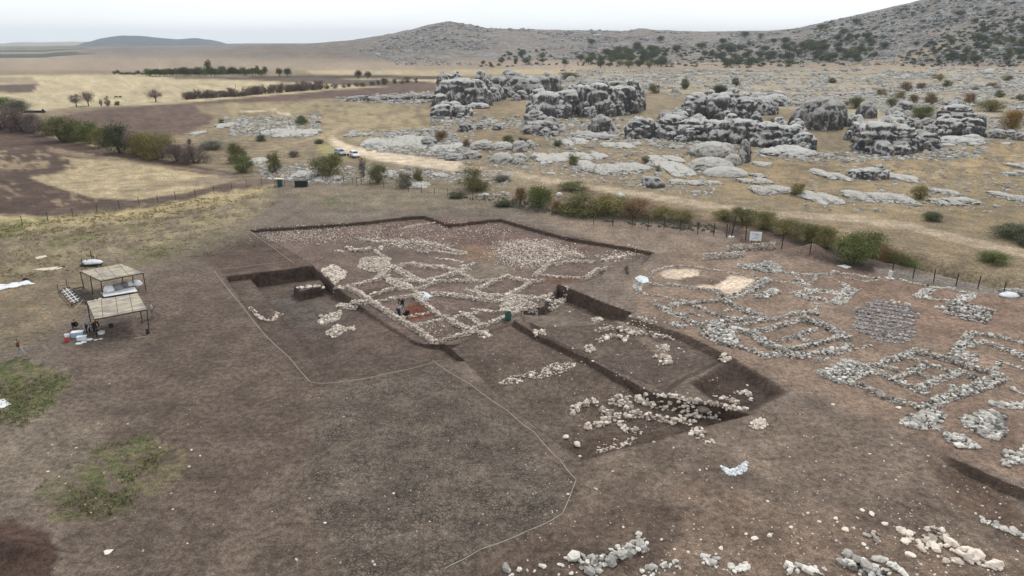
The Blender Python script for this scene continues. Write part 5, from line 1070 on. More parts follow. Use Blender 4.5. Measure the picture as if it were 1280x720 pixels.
plant('tall pointed tree rising over the far grove', 262, 94, 9, 18, 'dark', 'tree'); plant('last round tree at the right end of the far grove', 350, 96, 10, 10, 'dark', 'tree'); plant('round tree just before the last one of the far grove', 360, 96, 11, 10, 'dark', 'tree')
plant('left of the two round trees on the far verge', 448, 99, 11, 10, 'dark', 'tree'); plant('right of the two round trees on the far verge', 460, 99, 10, 9, 'dark', 'tree')
for lb, u, v, w_, h_ in [('lone dark tree behind the tall crag', 604, 82, 6, 6), ('small tree right of the lone dark tree', 614, 85, 6, 5), ('pair-like small trees above the cave ridge', 627, 79, 7, 6), ('dark tree above the cave ridge', 645, 80, 6, 7), ('broad dark tree left of the green thicket', 706, 84, 9, 10)]: plant(lb, u, v, w_, h_, 'dark', 'tree', 'scattered trees at the hill foot')
hz_ = [([(722, 83), (735, 74), (760, 66), (797, 60), (835, 66), (843, 84), (779, 85)], 70), ([(860, 76), (880, 66), (910, 60), (960, 52), (1000, 56), (1030, 60), (1035, 78), (990, 86), (900, 84)], 78), ([(1000, 50), (1060, 42), (1110, 55), (1090, 80), (1030, 80)], 44), ([(1150, 72), (1180, 50), (1230, 38), (1290, 28), (1290, 82), (1150, 84)], 62), ([(620, 70), (740, 50), (900, 45), (1130, 20), (1280, 5), (1290, 60), (900, 70), (640, 84)], 34)]
for poly, n in hz_:
    q = inpoly_samples(poly, n); hx, hy = hit(q[:, 0], q[:, 1] + 1.5)
    for i in range(len(q)): s_ = RG.uniform(5., 11.); plant('dark green oak scrub tree on the stony mountain side', (hx[i], hy[i]), 0, s_ * 1.25, s_ * .85, 'dark' if RG.random() < .8 else 'green', 'tree', 'scrub trees on the mountain side')
def scrub():
    q = np.concatenate([inpoly_samples(z_, n) for z_, n in [([(715, 82), (760, 64), (840, 60), (960, 50), (1100, 45), (1100, 82), (900, 86)], 420), ([(1120, 76), (1180, 42), (1290, 18), (1290, 84), (1130, 84)], 420), ([(960, 46), (1100, 14), (1290, -20), (1290, 30), (1180, 40), (1080, 50)], 260), ([(600, 84), (700, 84), (740, 66), (640, 60)], 60)]]); hx, hy = hit(q[:, 0], q[:, 1]); hz = gz(hx, hy)
    n = len(hx); s_ = RG.uniform(2.6, 6., n) / ppm(hy, hz) / 2; m = 46; D = RG.normal(size=(n, m, 3)); D /= np.linalg.norm(D, axis=2)[..., None]; D *= RG.uniform(.5, 1, (n, m, 1)); D[..., 2] = np.abs(D[..., 2]) * .8
    P = np.stack([hx, hy, hz], 1)[:, None, :] + D * s_[:, None, None]; a = RG.normal(size=(n, m, 3)); b = RG.normal(size=(n, m, 3)); a *= s_[:, None, None] * .24; b *= s_[:, None, None] * .24
    V = np.stack([P - a, P + b, P + a], 2).reshape(-1, 3); lo, hi = np.array(PAL['dark'][0]), np.array(PAL['dark'][1]); c = lo + (hi - lo) * RG.uniform(0, 1, (n, 1, 1)) * RG.uniform(.7, 1.2, (n, m, 1)); c = np.repeat(c.reshape(-1, 3), 3, 0)
    tag(obj('scrub', npmesh('scrub', V, np.arange(n * m * 3).reshape(-1, 3), M['leaf'], False, {'col': c})), 'low dark scrub spread over the mountain side between the trees', 'scrub', kind='stuff')
scrub()
# ------------------------------------------------------------------ grass as ground cover
def grass(name, label, zs, n, size, kind):
    q = np.concatenate([inpoly_samples(z_, int(n * w_)) for z_, w_ in zs]); x, y = hit(q[:, 0], q[:, 1], hfull); z = gz(x, y)
    kk = vnoise(np.stack([x / 2.2, y / 2.2, x * 0], 1), 12) + .6 * vnoise(np.stack([x / .7, y / .7, x * 0], 1), 13) > .0; x, y, z = x[kk], y[kk], z[kk]; m = len(x) * 6
    x = np.repeat(x, 6) + RG.normal(0, .12, m); y = np.repeat(y, 6) + RG.normal(0, .12, m); z = np.repeat(z, 6); P = np.stack([x, y, z], 1)
    d = RG.normal(0, 1, (m, 2)); d /= np.linalg.norm(d, axis=1)[:, None]; s = size * RG.uniform(.5, 1.3, m)[:, None]
    a = np.concatenate([d * s * .35, np.zeros((m, 1))], 1); t = np.concatenate([RG.normal(0, .45, (m, 2)) * s, s], 1)
    V = np.stack([P - a, P + a, P + t], 1).reshape(-1, 3); lo, hi = np.array(PAL[kind][0]), np.array(PAL[kind][1]) ; c = np.repeat(lo + (hi - lo) * RG.uniform(0, 1, (m, 1)), 3, 0)
    tag(obj(name, npmesh(name, V, np.arange(3 * m).reshape(m, 3), M['leaf'], False, {'col': c})), label, 'grass', kind='stuff')
PAL['straw'] = ((.26, .21, .12), (.42, .35, .21)); PAL['lawn'] = ((.10, .12, .045), (.24, .235, .10))
grass('green_grass', 'short green grass in patches on the bare soil', [([(-20, 452), (40, 448), (88, 470), (80, 500), (30, 535), (-20, 538)], .4), ([(50, 600), (120, 560), (180, 545), (215, 560), (190, 600), (160, 645), (50, 650)], .32), ([(0, 285), (60, 272), (80, 280), (0, 302)], .1), ([(60, 300), (170, 278), (210, 280), (120, 300)], .06), ([(170, 320), (300, 292), (330, 308), (240, 325)], .12)], 1700, .13, 'lawn')
grass('dry_grass', 'dry straw-coloured grass along the left fence and slope', [([(0, 280), (220, 252), (345, 232), (345, 240), (230, 272), (110, 292), (0, 306)], .6), ([(0, 300), (300, 252), (380, 242), (200, 320), (0, 360)], .4)], 3000, .2, 'straw')
grass('bank_weeds', 'low grey-green weeds between fence and stream bushes', [([(560, 240), (760, 262), (900, 284), (890, 292), (740, 276), (600, 254)], 1.)], 700, .35, 'grey')
# ------------------------------------------------------------------ man-made things
M['steel'] = simple('dark_steel', (.035, .03, .028), .6, .3, 8); M['rust'] = simple('rusty_steel', (.11, .07, .05), .8, .4, 10); M['wire'] = simple('fence_wire', (.09, .09, .085), .6)
M['ply'] = None; M['white'] = simple('white_sheeting', (.72, .73, .74), .6, .15, 3, bump=.4); M['sack'] = simple('woven_sack', (.60, .58, .54), .8, .2, 5, bump=.4); M['greybag'] = simple('grey_sack', (.25, .25, .26), .8, .2, 5, bump=.4)
M['blue2'] = simple('pale_blue_sheeting', (.56, .63, .66), .6, .3, 2.5, bump=.5); M['blue'] = simple('pale_blue_plastic', (.35, .50, .62), .4, .1); M['green'] = simple('dark_green_plastic', (.015, .07, .055), .5, .2); M['black'] = simple('black_plastic', (.02, .02, .022), .5, .2); M['wood'] = simple('raw_wood', (.40, .32, .22), .8, .25, 7)
M['rope'] = simple('pale_cord', (.42, .38, .31), .9, .1); M['skin'] = simple('skin', (.36, .21, .14), .6, .05); M['hair'] = simple('dark_hair', (.02, .016, .013), .7, .1); M['concrete'] = simple('white_concrete', (.62, .61, .58), .9, .15)
M['red'] = simple('faded_red', (.35, .05, .05), .6, .1); M['cream'] = simple('cream_cloth', (.62, .54, .42), .9, .2)
def cloth(nm, c): M[nm] = simple(nm, c, .9, .18, 9)
cloth('brown_jacket', (.10, .045, .028)); cloth('pale_trousers', (.36, .35, .34)); cloth('grey_shirt', (.30, .32, .36)); cloth('navy_trousers', (.02, .025, .045)); cloth('white_shirt', (.50, .50, .48)); cloth('grey_trousers', (.22, .22, .21)); cloth('black_cloth', (.015, .016, .02)); cloth('shoe', (.03, .025, .022))
def mat_ply():
    m = MT('weathered_plywood', .85); P = m.vec(); st = m.noise(1., 6, .65, m.vec((.5, 5., 1.))); big = m.noise(.8, 5, .6, P)
    c = m.mix(m.rng(st, .36, .62), (.27, .22, .16), (.58, .52, .41)); c = m.mix(m.rng(big, .46, .6), c, (.27, .25, .22))
    g = m.n('TexBrick'); g.offset = 0.; g.inputs['Scale'].default_value = 1.; g.inputs['Brick Width'].default_value = 1.25; g.inputs['Row Height'].default_value = 1.15; g.inputs['Mortar Size'].default_value = .035; g.inputs['Mortar Smooth'].default_value = .1
    m.L.new(m.tc.outputs['Object'], g.inputs['Vector']); c = m.mix(g.outputs['Fac'], c, (.16, .12, .08)); m.base(c); return m.m
M['ply'] = mat_ply()
def boxm(L_, c, s, rot=0., tilt=None):
    c = np.asarray(c, float); s = np.asarray(s, float) / 2
    V = np.array([[i, j, k] for i in (-1, 1) for j in (-1, 1) for k in (-1, 1)], float)
    bev = V * s
    if tilt is not None: bev = bev @ np.array(tilt).T
    cr_, sr = math.cos(rot), math.sin(rot); bev = bev @ np.array([[cr_, sr, 0], [-sr, cr_, 0], [0, 0, 1]])
    L_.append((bev + c, np.array([[0, 1, 3, 2], [4, 6, 7, 5], [0, 4, 5, 1], [2, 3, 7, 6], [0, 2, 6, 4], [1, 5, 7, 3]])))
def build(name, L_, mat, parent=None, loc=None, bevel=0.):
    V, Fc = join(L_); o = obj(name, npmesh(name, V, Fc, mat), parent, loc)
    if bevel:
        b = o.modifiers.new('bevel', 'BEVEL'); b.width = bevel; b.segments = 2
    return o
def bar(L_, a, b, r=.03, sides=6): L_.append(tube([a, b], [r, r], sides))
# fences
def fence(label, line, step_m, h, wires=3, slack=.03, postr=.045, lean=.04, name='wire_fence', mat='steel'):
    P = place([p[0] for p in line], [p[1] for p in line]); root = empty(name, Vector(P[0])); tag(root, label, 'fence'); o = P[0]; tops = []; xy = []
    for a, b in zip(P[:-1], P[1:]):
        n = max(1, int(round(np.hypot(*(b - a)[:2]) / step_m)))
        for i in range(n): xy.append(a[:2] + (b - a)[:2] * (i / n))
    xy.append(P[-1][:2])
    for q in xy:
        z = float(gz(*q)[0]); base = np.array([q[0], q[1], z - .2]) - o; top = base + np.array([RG.normal(0, lean), RG.normal(0, lean), h + .2 + RG.normal(0, .05)]); T = []; bar(T, base, top, postr)
        build('post', T, M[mat], root); tops.append((base, top))
    T = []
    for w_ in range(wires):
        f = (w_ + 1) / wires * .95; pts = []
        for i in range(len(tops)):
            p = lerp(tops[i][0] + np.array([0, 0, .2]), tops[i][1], f); pts.append(p)
            if i < len(tops) - 1: q = lerp(tops[i + 1][0] + np.array([0, 0, .2]), tops[i + 1][1], f); pts.append((p + q) / 2 - np.array([0, 0, slack]))
        T.append(tube(pts, .012, 3))
    if wires > 4:
        for (b0, t0), (b1, t1) in zip(tops[:-1], tops[1:]):
            for k in range(1, 5): f = k / 5; bar(T, lerp(b0, b1, f) + np.array([0, 0, .2]), lerp(t0, t1, f), .01, 3)
    build('wire', T, M['wire'], root)
fence('long wire fence on thin posts along the ploughed field at left', [(-40, 296), (60, 277), (150, 262), (220, 250), (290, 238), (345, 229)], 3.3, 1.5)
fence('wire mesh fence behind the dig, between the green bins and the rust bushes', [(430, 231), (480, 236), (560, 245), (640, 258), (690, 270)], 3.2, 1.5, 4)
fence('wire mesh fence with dark posts in front of the centre bushes', [(742, 281), (790, 284), (850, 289), (872, 292)], 2.6, 1.8, 6, postr=.06)
fence('sagging fence of dark posts beside the white sign', [(892, 294), (908, 296), (932, 300), (977, 311), (1012, 318)], 3.6, 1.9, 4, postr=.07)
fence('wire fence at the right edge of the terrace', [(1115, 343), (1141, 348), (1167, 353), (1195, 357), (1222, 361), (1254, 368), (1300, 376)], 3.6, 1.5, 5, postr=.06)
fence('short fence of crooked posts by the parked cars', [(390, 226), (430, 228), (452, 231)], 2.6, 1.3, 2, lean=.12)
# rope lines with pegs
def rope(label, line, z=.28, name='rope_line'):
    P = place([p[0] for p in line], [p[1] for p in line]); root = empty(name, Vector(P[0])); tag(root, label, 'rope'); o = P[0]; pts = []
    for i, (a, b) in enumerate(zip(P[:-1], P[1:])):
        for k in range(6):
            t = k / 6; q = lerp(a, b, t); g = float(gz(q[0], q[1])[0]); pts.append(np.array([q[0], q[1], max(g + .03, max(a[2], b[2]) + z - .35 * z * math.sin(math.pi * t))]) - o)
    pts.append(P[-1] + np.array([0, 0, z]) - o); build('cord', [tube(pts, .022, 5)], M['rope'], root)
    for a in P: T = []; bar(T, a - o - np.array([0, 0, .1]), a - o + np.array([0, 0, z + .12]), .03); build('peg', T, M['wood'], root)
rope('pale cord round the west and south rim of the dig', [(268, 341), (300, 382), (330, 420), (362, 450), (389, 482), (430, 481), (490, 469), (543, 456), (588, 484), (635, 518), (668, 545), (700, 580), (720, 604), (703, 647), (660, 668), (600, 692), (556, 716)])
rope('thin cord from the west corner to the back of the trench', [(272, 339), (330, 332), (392, 326)], .2)
rope('thin cord along the west rim of the shallow trench', [(312, 290), (340, 310), (368, 331)], .2)
# open shelters
def shelter(label, roof_px, zr, legs_px, extra=None):
    C = [np.array([*[float(c) for c in at(u, v, z)], z]) for (u, v), z in zip(roof_px, zr)]; o = np.array([*np.mean([c[:2] for c in C], 0), 0.]); o[2] = float(gz(o[0], o[1])[0])
    root = empty('shelter', Vector(o)); tag(root, label, 'shelter'); C = [c - o for c in C]
    ex = C[1] - C[0]; an = math.atan2(ex[1], ex[0]); ca, sa = math.cos(an), math.sin(an); rot = lambda p: np.array([p[0] * ca + p[1] * sa, -p[0] * sa + p[1] * ca, p[2]])
    n = 8; V, Fc = [], []
    for j in range(n + 1):
        for i in range(n + 1): V.append(rot(lerp(lerp(C[0], C[1], i / n), lerp(C[3], C[2], i / n), j / n) + np.array([0, 0, RG.normal(0, .012)])))
    V = np.array(V); m = len(V)
    for j in range(n):
        for i in range(n): a = j * (n + 1) + i; Fc += [[a, a + 1, a + n + 2, a + n + 1], [m + a, m + a + n + 1, m + a + n + 2, m + a + 1]]
    for i in range(n):
        for a, b in ((i, i + 1), (n * (n + 1) + i + 1, n * (n + 1) + i), ((i + 1) * (n + 1), i * (n + 1)), (i * (n + 1) + n, (i + 1) * (n + 1) + n)): Fc.append([b, a, m + a, m + b])
    ro = obj('roof', npmesh('roof', np.concatenate([V + [0, 0, .03], V - [0, 0, .02]]), np.array(Fc), M['ply']), root); ro.rotation_euler = (0, 0, an)
    T = []
    for a, b in ((0, 1), (1, 2), (2, 3), (3, 0)): bar(T, C[a] - [0, 0, .07], C[b] - [0, 0, .07], .045)
    for f in (.33, .66): bar(T, lerp(C[0], C[1], f) - [0, 0, .07], lerp(C[3], C[2], f) - [0, 0, .07], .035)
    build('roof_frame', T, M['steel'], root)
    for (u, v), c in legs_px:
        f = place1(u, v) - o; T = []; top = c(C) if callable(c) else C[c]; bar(T, f - [0, 0, .15], top - [0, 0, .07], .05); build('leg', T, M['steel'], root)
    return root, o
shelter('nearer plywood-roofed shelter with people working at its left side', [(108.6, 376.8), (172, 367), (183.5, 386.6), (118.4, 398.8)], [2.35, 2.35, 2.25, 2.25], [((186.5, 417), 2), ((121, 421), 3), ((178, 404), 1), ((113, 402), 0)])
shelter('farther plywood-roofed shelter with filled sacks beneath it', [(100, 339), (151, 330), (178.7, 341), (126, 351)], [2.2, 2.2, 2.1, 2.1], [((105.5, 362), 0), ((116, 368), lambda C: lerp(C[0], C[3], .5)), ((128.5, 374), 3), ((182.5, 363), 2), ((166, 361), lambda C: lerp(C[3], C[2], .75)), ((153, 352), 1)])
def lump(nm, label, u, v, wpx, hfr, mat, cat, dr=.7, z0=0., group=None, seed=0, parent=None):
    p = place1(u, v); k = ppm(p[1], p[2]); w_ = wpx / k; V, Fc = ICO[3]; B = V.copy(); B[:, 2] = np.where(B[:, 2] < 0, B[:, 2] * .35, B[:, 2])
    B = B * (1 + .22 * fbm(V * 1.6 + seed * 7.7, 3, seed)[:, None]); B = B * np.array([w_ / 2, w_ / 2 * dr, w_ * hfr]); o = obj(nm, npmesh(nm, B, Fc, M[mat], True)); o.location = (p[0], p[1], p[2] + z0 + w_ * hfr * .2)
    o.rotation_euler = (0, 0, RG.uniform(-.5, .5)); return tag(o, label, cat, group)
# table with sacks under the far shelter
def table(label, pts, h, mat):
    C = [np.array([*[float(c) for c in at(u, v, h)], h]) for u, v in pts]; o = np.mean(C, 0); o[2] = float(gz(o[0], o[1])[0]); root = empty('work_table', Vector(o)); tag(root, label, 'table'); C = [c - o for c in C]
    V = np.array([c + [0, 0, .02] for c in C] + [c - [0, 0, .03] for c in C]); Fc = np.array([[0, 1, 2, 3], [7, 6, 5, 4], [0, 4, 5, 1], [1, 5, 6, 2], [2, 6, 7, 3], [3, 7, 4, 0]]); obj('tabletop', npmesh('tabletop', V, Fc, M[mat]), root)
    for c in C: T = []; q = c * .93; bar(T, [q[0], q[1], -.1], [q[0], q[1], h - .05 + (c[2] - h + o[2]) * 0], .03); build('leg', T, M['steel'], root)
    return root
table('long low bench carrying the sacks under the farther shelter', [(126, 366), (168, 359), (172, 364), (130, 371)], .55, 'white')
for i, (lb, u, v, w_, m_) in enumerate([('white sack at the left end of the bench', 138, 370, 15, 'white'), ('dark grey sack second on the bench', 149, 367, 13, 'greybag'), ('pale grey sack third on the bench', 157, 364, 12, 'greybag'), ('tall bright white sack on the bench', 163, 363, 11, 'white'), ('round white sack at the right corner of the shelter', 173, 362, 12, 'white')]): lump('sack', lb, u, v, w_, .45, m_, 'sack', .8, .55, 'sacks on the bench', i)
for i, (lb, u, v, w_) in enumerate([('crumpled white bag between the two shelters, left one', 120, 378, 7), ('crumpled white bag between the two shelters, right one', 126, 376, 7)]): lump('bag', lb, u, v, w_, .45, 'white', 'bag', .8, 0, 'white bags between the shelters', i + 9)
for i, (lb, u, v, w_) in enumerate([('flat white sack nearest the people, left of three', 99, 430, 9), ('flat white sack in the middle of three', 105, 428, 8), ('flat white sack at the right of three', 112, 425, 9), ('small white bag left of the round tub', 120, 425, 5), ('small white bag right of its twin', 126, 424, 5)]): lump('sack', lb, u, v, w_, .18, 'white', 'sack', .6, 0, 'flat sacks by the near shelter', i + 20)
# round tubs and buckets
def bucket(nm, label, u, v, r, h, mat, cat, group=None, flare=1.15, contents=None):
    p = place1(u, v); root = empty(nm, Vector(p)); tag(root, label, cat, group); a = np.linspace(0, 2 * np.pi, 16, endpoint=False); cs = np.stack([np.cos(a), np.sin(a)], 1)
    prof = [(r, 0), (r * flare, h), (r * flare * .93, h), (r * .93, .03)]; V = np.concatenate([np.concatenate([cs * q, np.full((16, 1), z)], 1) for q, z in prof]); Fc = []
    for j in range(3):
        for i in range(16): Fc.append([j * 16 + i, j * 16 + (i + 1) % 16, (j + 1) * 16 + (i + 1) % 16, (j + 1) * 16 + i])
    for i in range(1, 15, 2): Fc.append([48, 48 + i, 48 + i + 1, 48 + (i + 2) % 16 if i < 14 else 48])
    obj('body', npmesh('body', V, np.array(Fc), M[mat], True), root)
    t = np.linspace(0, math.pi, 9); obj('handle', npmesh('handle', *tube(np.stack([np.cos(t) * r * flare, t * 0, h + np.sin(t) * r * .5], 1), .012, 4), M['steel']), root)
    return root
bucket('bucket', 'white tub beside the left leg of the near shelter', 127, 417, .28, .22, 'white', 'tub'); bucket('bucket', 'dark bucket standing under the near shelter', 139, 409, .2, .32, 'black', 'bucket')
bucket('bucket', 'red and white bucket left of the blue container', 84, 427, .2, .35, 'red', 'bucket'); bucket('bucket', 'white bucket stacked behind the red one', 84, 421, .2, .3, 'white', 'bucket')
bucket('barrel', 'dark green bin standing on the wall at the corner of the dig', 635, 400, .32, .85, 'green', 'bin', flare=1.05)
bucket('bucket', 'small dark pail by the right front leg of the near shelter', 185, 417, .16, .42, 'black', 'bucket')
def crate(label, u, v, s, mat, cat='container', name='container', rot=.3, lid=None):
    p = place1(u, v); root = empty(name, Vector(p), rot); tag(root, label, cat); T = []; boxm(T, (0, 0, s[2] / 2), s); build('body', T, M[mat], root, bevel=.03)
    T = []; boxm(T, (0, 0, s[2] + .03), (s[0] * 1.06, s[1] * 1.06, .06)); build('lid', T, M[lid or mat], root, bevel=.02)
    T = []
    for q in (-1, 1): boxm(T, (q * (s[0] / 2 + .03), 0, s[2] * .7), (.05, s[1] * .3, .06))
    build('handle', T, M['black'], root); return root
crate('pale blue plastic container in front of the left workers', 98, 421, (1.0, .6, .5), 'blue', lid='white'); crate('low white box in front of the blue container', 103, 425, (.8, .45, .35), 'white', 'box', 'box')
crate('black container with green cover at the back fence', 377, 233, (2.3, 1.4, 1.2), 'black', lid='green', rot=.1); 
def stand():
    p = place1(350, 233); root = empty('water_stand', Vector(p)); tag(root, 'green stand with a pale flat top beside the back fence', 'stand'); T = []
    for i in (-1, 1):
        for j in (-1, 1): bar(T, (i * .8, j * .5, -.1), (i * .8, j * .5, 1.5), .04)
    build('frame', T, M['steel'], root); T = []; boxm(T, (0, 0, 1.53), (1.9, 1.2, .06)); build('top', T, M['cream'], root); T = []; boxm(T, (0, 0, .65), (.8, .6, 1.3)); build('tank', T, M['green'], root, bevel=.06)
stand()
# sieve frames lying beside the shelters
def grid_frame(label, px, nx, ny, rails):
    C = [place1(u, v) + np.array([0, 0, .25]) for u, v in px]; o = np.mean(C, 0); o[2] -= .25; root = empty('metal_grid', Vector(o)); tag(root, label, 'metal frame', 'metal frames beside the shelters'); C = [c - o for c in C]
    for nm, T in (('frame', []), ('bars', [])):
        if nm == 'frame':
            for a, b in ((0, 1), (1, 2), (2, 3), (3, 0)): bar(T, C[a], C[b], .06)
            for c in C: bar(T, c, c - [0, 0, .3], .05)
        else:
            for i in range(1, nx): bar(T, lerp(C[0], C[1], i / nx), lerp(C[3], C[2], i / nx), .045)
            for j in range(1, ny): bar(T, lerp(C[0], C[3], j / ny), lerp(C[1], C[2], j / ny), .045)
        build(nm, T, M['steel' if nm == 'frame' else rails], root)
grid_frame('left metal grid frame with a square lattice', [(75, 366), (87, 361), (103.5, 378), (90, 383.5)], 3, 6, 'white'); grid_frame('right metal frame with long rails', [(92, 364), (104, 361), (119, 377), (107, 381)], 4, 2, 'steel')
T = []
for i, (u, v) in enumerate([(73, 366), (84, 360)]):
    p = place1(u, v); T = []; bar(T, (0, 0, -.1), (.08, 0, 1.0), .04); tag(build('stake', T, M['rust'], loc=p), ['short upright stake at the corner of the left grid frame', 'short upright stake behind the left grid frame'][i], 'stake')
# low frame with white sheeting and poles behind the far shelter
def polebed():
    C = [place1(u, v) for u, v in ((101, 334), (108, 330), (128, 328.5), (126, 333))]; o = np.mean(C, 0); root = empty('sheeted_frame', Vector(o)); tag(root, 'low black frame with white sheeting and upright poles behind the farther shelter', 'frame'); C = [c - o for c in C]; T = []
    for a, b in ((0, 1), (1, 2), (2, 3), (3, 0)): bar(T, C[a] + [0, 0, .2], C[b] + [0, 0, .2], .13)
    build('frame', T, M['black'], root)
    V, Fc = ICO[3]; B = V * (1 + .25 * fbm(V * 2.5, 3, 4)[:, None]) * np.array([1.25, .55, .4]) + [0, 0, .35]; obj('sheeting', npmesh('sheeting', B, Fc, M['white'], True), root)
    for u, v, h in ((103.5, 333, 1.0), (110, 332, .9), (116.5, 331, 1.9), (118.5, 331, 1.2), (123, 331, 1.1)):
        p = place1(u, v) - o; T = []; bar(T, p, p + [0, 0, h], .045); build('pole', T, M['steel'], root)
polebed()
# sheets lying on the ground
def sheet(label, poly, mat, bump_=.12, cat='plastic sheet', name='plastic_sheet', n=900, hf=0.):
    Pw = place([p[0] for p in poly], [p[1] for p in poly])[:, :2]; lo, hi = Pw.min(0), Pw.max(0); o = np.array([*Pw.mean(0), 0]); o[2] = float(gz(*o[:2])[0]); st = math.sqrt(np.prod(hi - lo) / n); gx, gy = np.meshgrid(np.arange(lo[0], hi[0], st), np.arange(lo[1], hi[1], st)); sh = gx.shape
    x, y = gx.ravel(), gy.ravel(); s = sdpoly(x, y, Pw); w_ = .3 * fbm(np.stack([x, y, x * 0], 1) * 1.4, 3, 8) * min(1, st * 6); z = gz(x, y) + .03 + bump_ * (.6 + fbm(np.stack([x, y, x * 0], 1) / .5, 3, 6)) * sstep(s, 0, .5) + hf * sstep(s, 0, .6)
    idx = np.arange(len(x)).reshape(sh); q = np.stack([idx[:-1, :-1], idx[:-1, 1:], idx[1:, 1:], idx[1:, :-1]], -1).reshape(-1, 4); q = q[((s + w_)[q] > 0).all(1)]
    ui, inv = np.unique(q, return_inverse=True); ob = obj(name, npmesh(name, np.stack([x, y, z], 1)[ui] - o, inv.reshape(-1, 4), M[mat], True), loc=o); sm = ob.modifiers.new('thickness', 'SOLIDIFY'); sm.thickness = .015; return tag(ob, label, cat)
sheet('big crumpled white sheet with blue tints at the left edge', [(-12, 356), (10, 355), (28, 352), (36, 350), (44, 355), (30, 357), (12, 361), (-12, 366)], 'white', .2)
sheet('long narrow cream strip of sheeting above the big white one', [(40, 337), (58, 335), (74, 333), (82, 334), (74, 337), (56, 339)], 'cream', .1); sheet('faint pale cloth strip farther up the slope', [(42, 322), (58, 319), (60, 321), (46, 324)], 'cream', .05)
lump('bundle', 'dark bundle lying at the end of the cream strip', 79, 334, 6, .25, 'black', 'bundle', .5); lump('bundle', 'small dark bundle on top of the big white sheet', 32, 350, 7, .3, 'black', 'bundle', .6, .05)
sheet('white board-like sheet lying on the green grass at the left edge', [(-14, 502), (6, 498), (16, 505), (4, 511), (-14, 514)], 'white', .05)
sheet('pale blue tarpaulin over stones at the corner of the rounded room', [(793, 347), (800, 344), (810, 347), (813, 353), (803, 355), (796, 352)], 'blue2', .1, 'tarpaulin', 'tarpaulin', hf=.12)
sheet('small pale blue tarpaulin draped at the head of the red soil room', [(519, 366), (530, 364), (543, 370), (534, 374), (528, 377), (523, 371)], 'blue2', .1, 'tarpaulin', 'tarpaulin', hf=.06)
sheet('pale sheet lying on the terrace rim by the big willow', [(1046, 332), (1056, 331), (1066, 334), (1058, 336)], 'white', .08)
lump('white_rock', 'white covered lump behind the right fence corner', 1262, 370, 26, .15, 'white', 'covered heap', .6)
for i, (lb, u, v) in enumerate([('white bag in the bushes left of the centre', 699, 246), ('white bag caught behind the rust bush', 776, 248)]): lump('bag', lb, u, v, 10 if i else 8, .4, 'white', 'bag', .7, .3, 'white bags behind the centre bushes', 40 + i)
# white survey marker, wood bits
p = place1(1112, 348); root = empty('survey_marker', Vector(p)); tag(root, 'short white marker post at the rim of the terrace', 'marker'); T = []; boxm(T, (0, 0, .45), (.35, .35, 1.0)); build('post', T, M['concrete'], root, bevel=.05); T = []; boxm(T, (0, 0, .03), (.8, .8, .1)); build('base', T, M['concrete'], root, bevel=.02)
for lb, (a, b), z0, z1 in [('pale wooden pole leaning behind the left worker', ((96, 396), (107, 391)), .9, 1.4), ('pale plank lying in front of the near shelter', ((168, 424), (183, 421)), .05, .05)]:
    A0 = place1(*a); B0 = place1(*b); T = []; bar(T, (0, 0, z0), B0 - A0 + [0, 0, z1], .05); tag(build('plank' if z0 < .1 else 'wooden_pole', T, M['wood'], loc=A0), lb, 'plank' if z0 < .1 else 'pole')
# sign and pole
p = place1(943, 309); root = empty('sign_board', Vector(p), -.15); tag(root, 'white information sign on two dark legs above the beige wall', 'sign'); T = []
for q in (-.45, .45): T = []; bar(T, (q, 0, -.2), (q, 0, 1.0), .05); build('leg', T, M['steel'], root)
T = []; boxm(T, (0, 0, 1.55), (1.55, .06, 1.25)); pn = build('panel', T, M['white'], root); T = []
for i, (x_, z_, w_, h_) in enumerate([(-.35, 1.95, .5, .10), (.1, 1.8, .5, .3), (.45, 1.85, .3, .08), (.4, 1.65, .35, .08), (.35, 1.48, .4, .08), (-.4, 1.6, .25, .06), (0, 1.35, .5, .2), (-.35, 1.2, .4, .07), (.4, 1.2, .3, .07)]): boxm(T, (x_, -.036, z_), (w_, .008, h_))
M['print'] = simple('grey_print', (.42, .50, .58), .6, .2); build('print', T, M['print'], pn)
p = place1(914, 297.5); root = empty('utility_pole', Vector(p)); tag(root, 'dark leaning pole in a white concrete foot beside the sign', 'pole'); T = []; bar(T, (0, 0, 0), (.35, 0, 3.2), .09); build('post', T, M['steel'], root); T = []; bar(T, (0, 0, -.1), (0, 0, .25), .42, 12); T2 = [(np.array([[0.42 * math.cos(a), .42 * math.sin(a), .25] for a in np.linspace(0, 2 * math.pi, 12, endpoint=False)]), np.array([[0, 1, 2, 3], [0, 3, 4, 5], [0, 5, 6, 7], [0, 7, 8, 9], [0, 9, 10, 11]]))]; build('base', T + T2, M['concrete'], root)
p = place1(911, 292); T = []; bar(T, (0, 0, -.1), (.05, 0, 2.0), .05); tag(build('post', T, M['rust'], loc=p), 'thin grey post just left of the dark leaning pole', 'post')
p = place1(241, 121); T = []; bar(T, (0, 0, 0), (0, 0, 6.5), .14); tag(build('field_pole', T, M['wood'], loc=np.array([*[float(c[0]) for c in hit([296], [121])], 0])), 'thin lone pole rising from the hedgerow in the fields', 'pole')
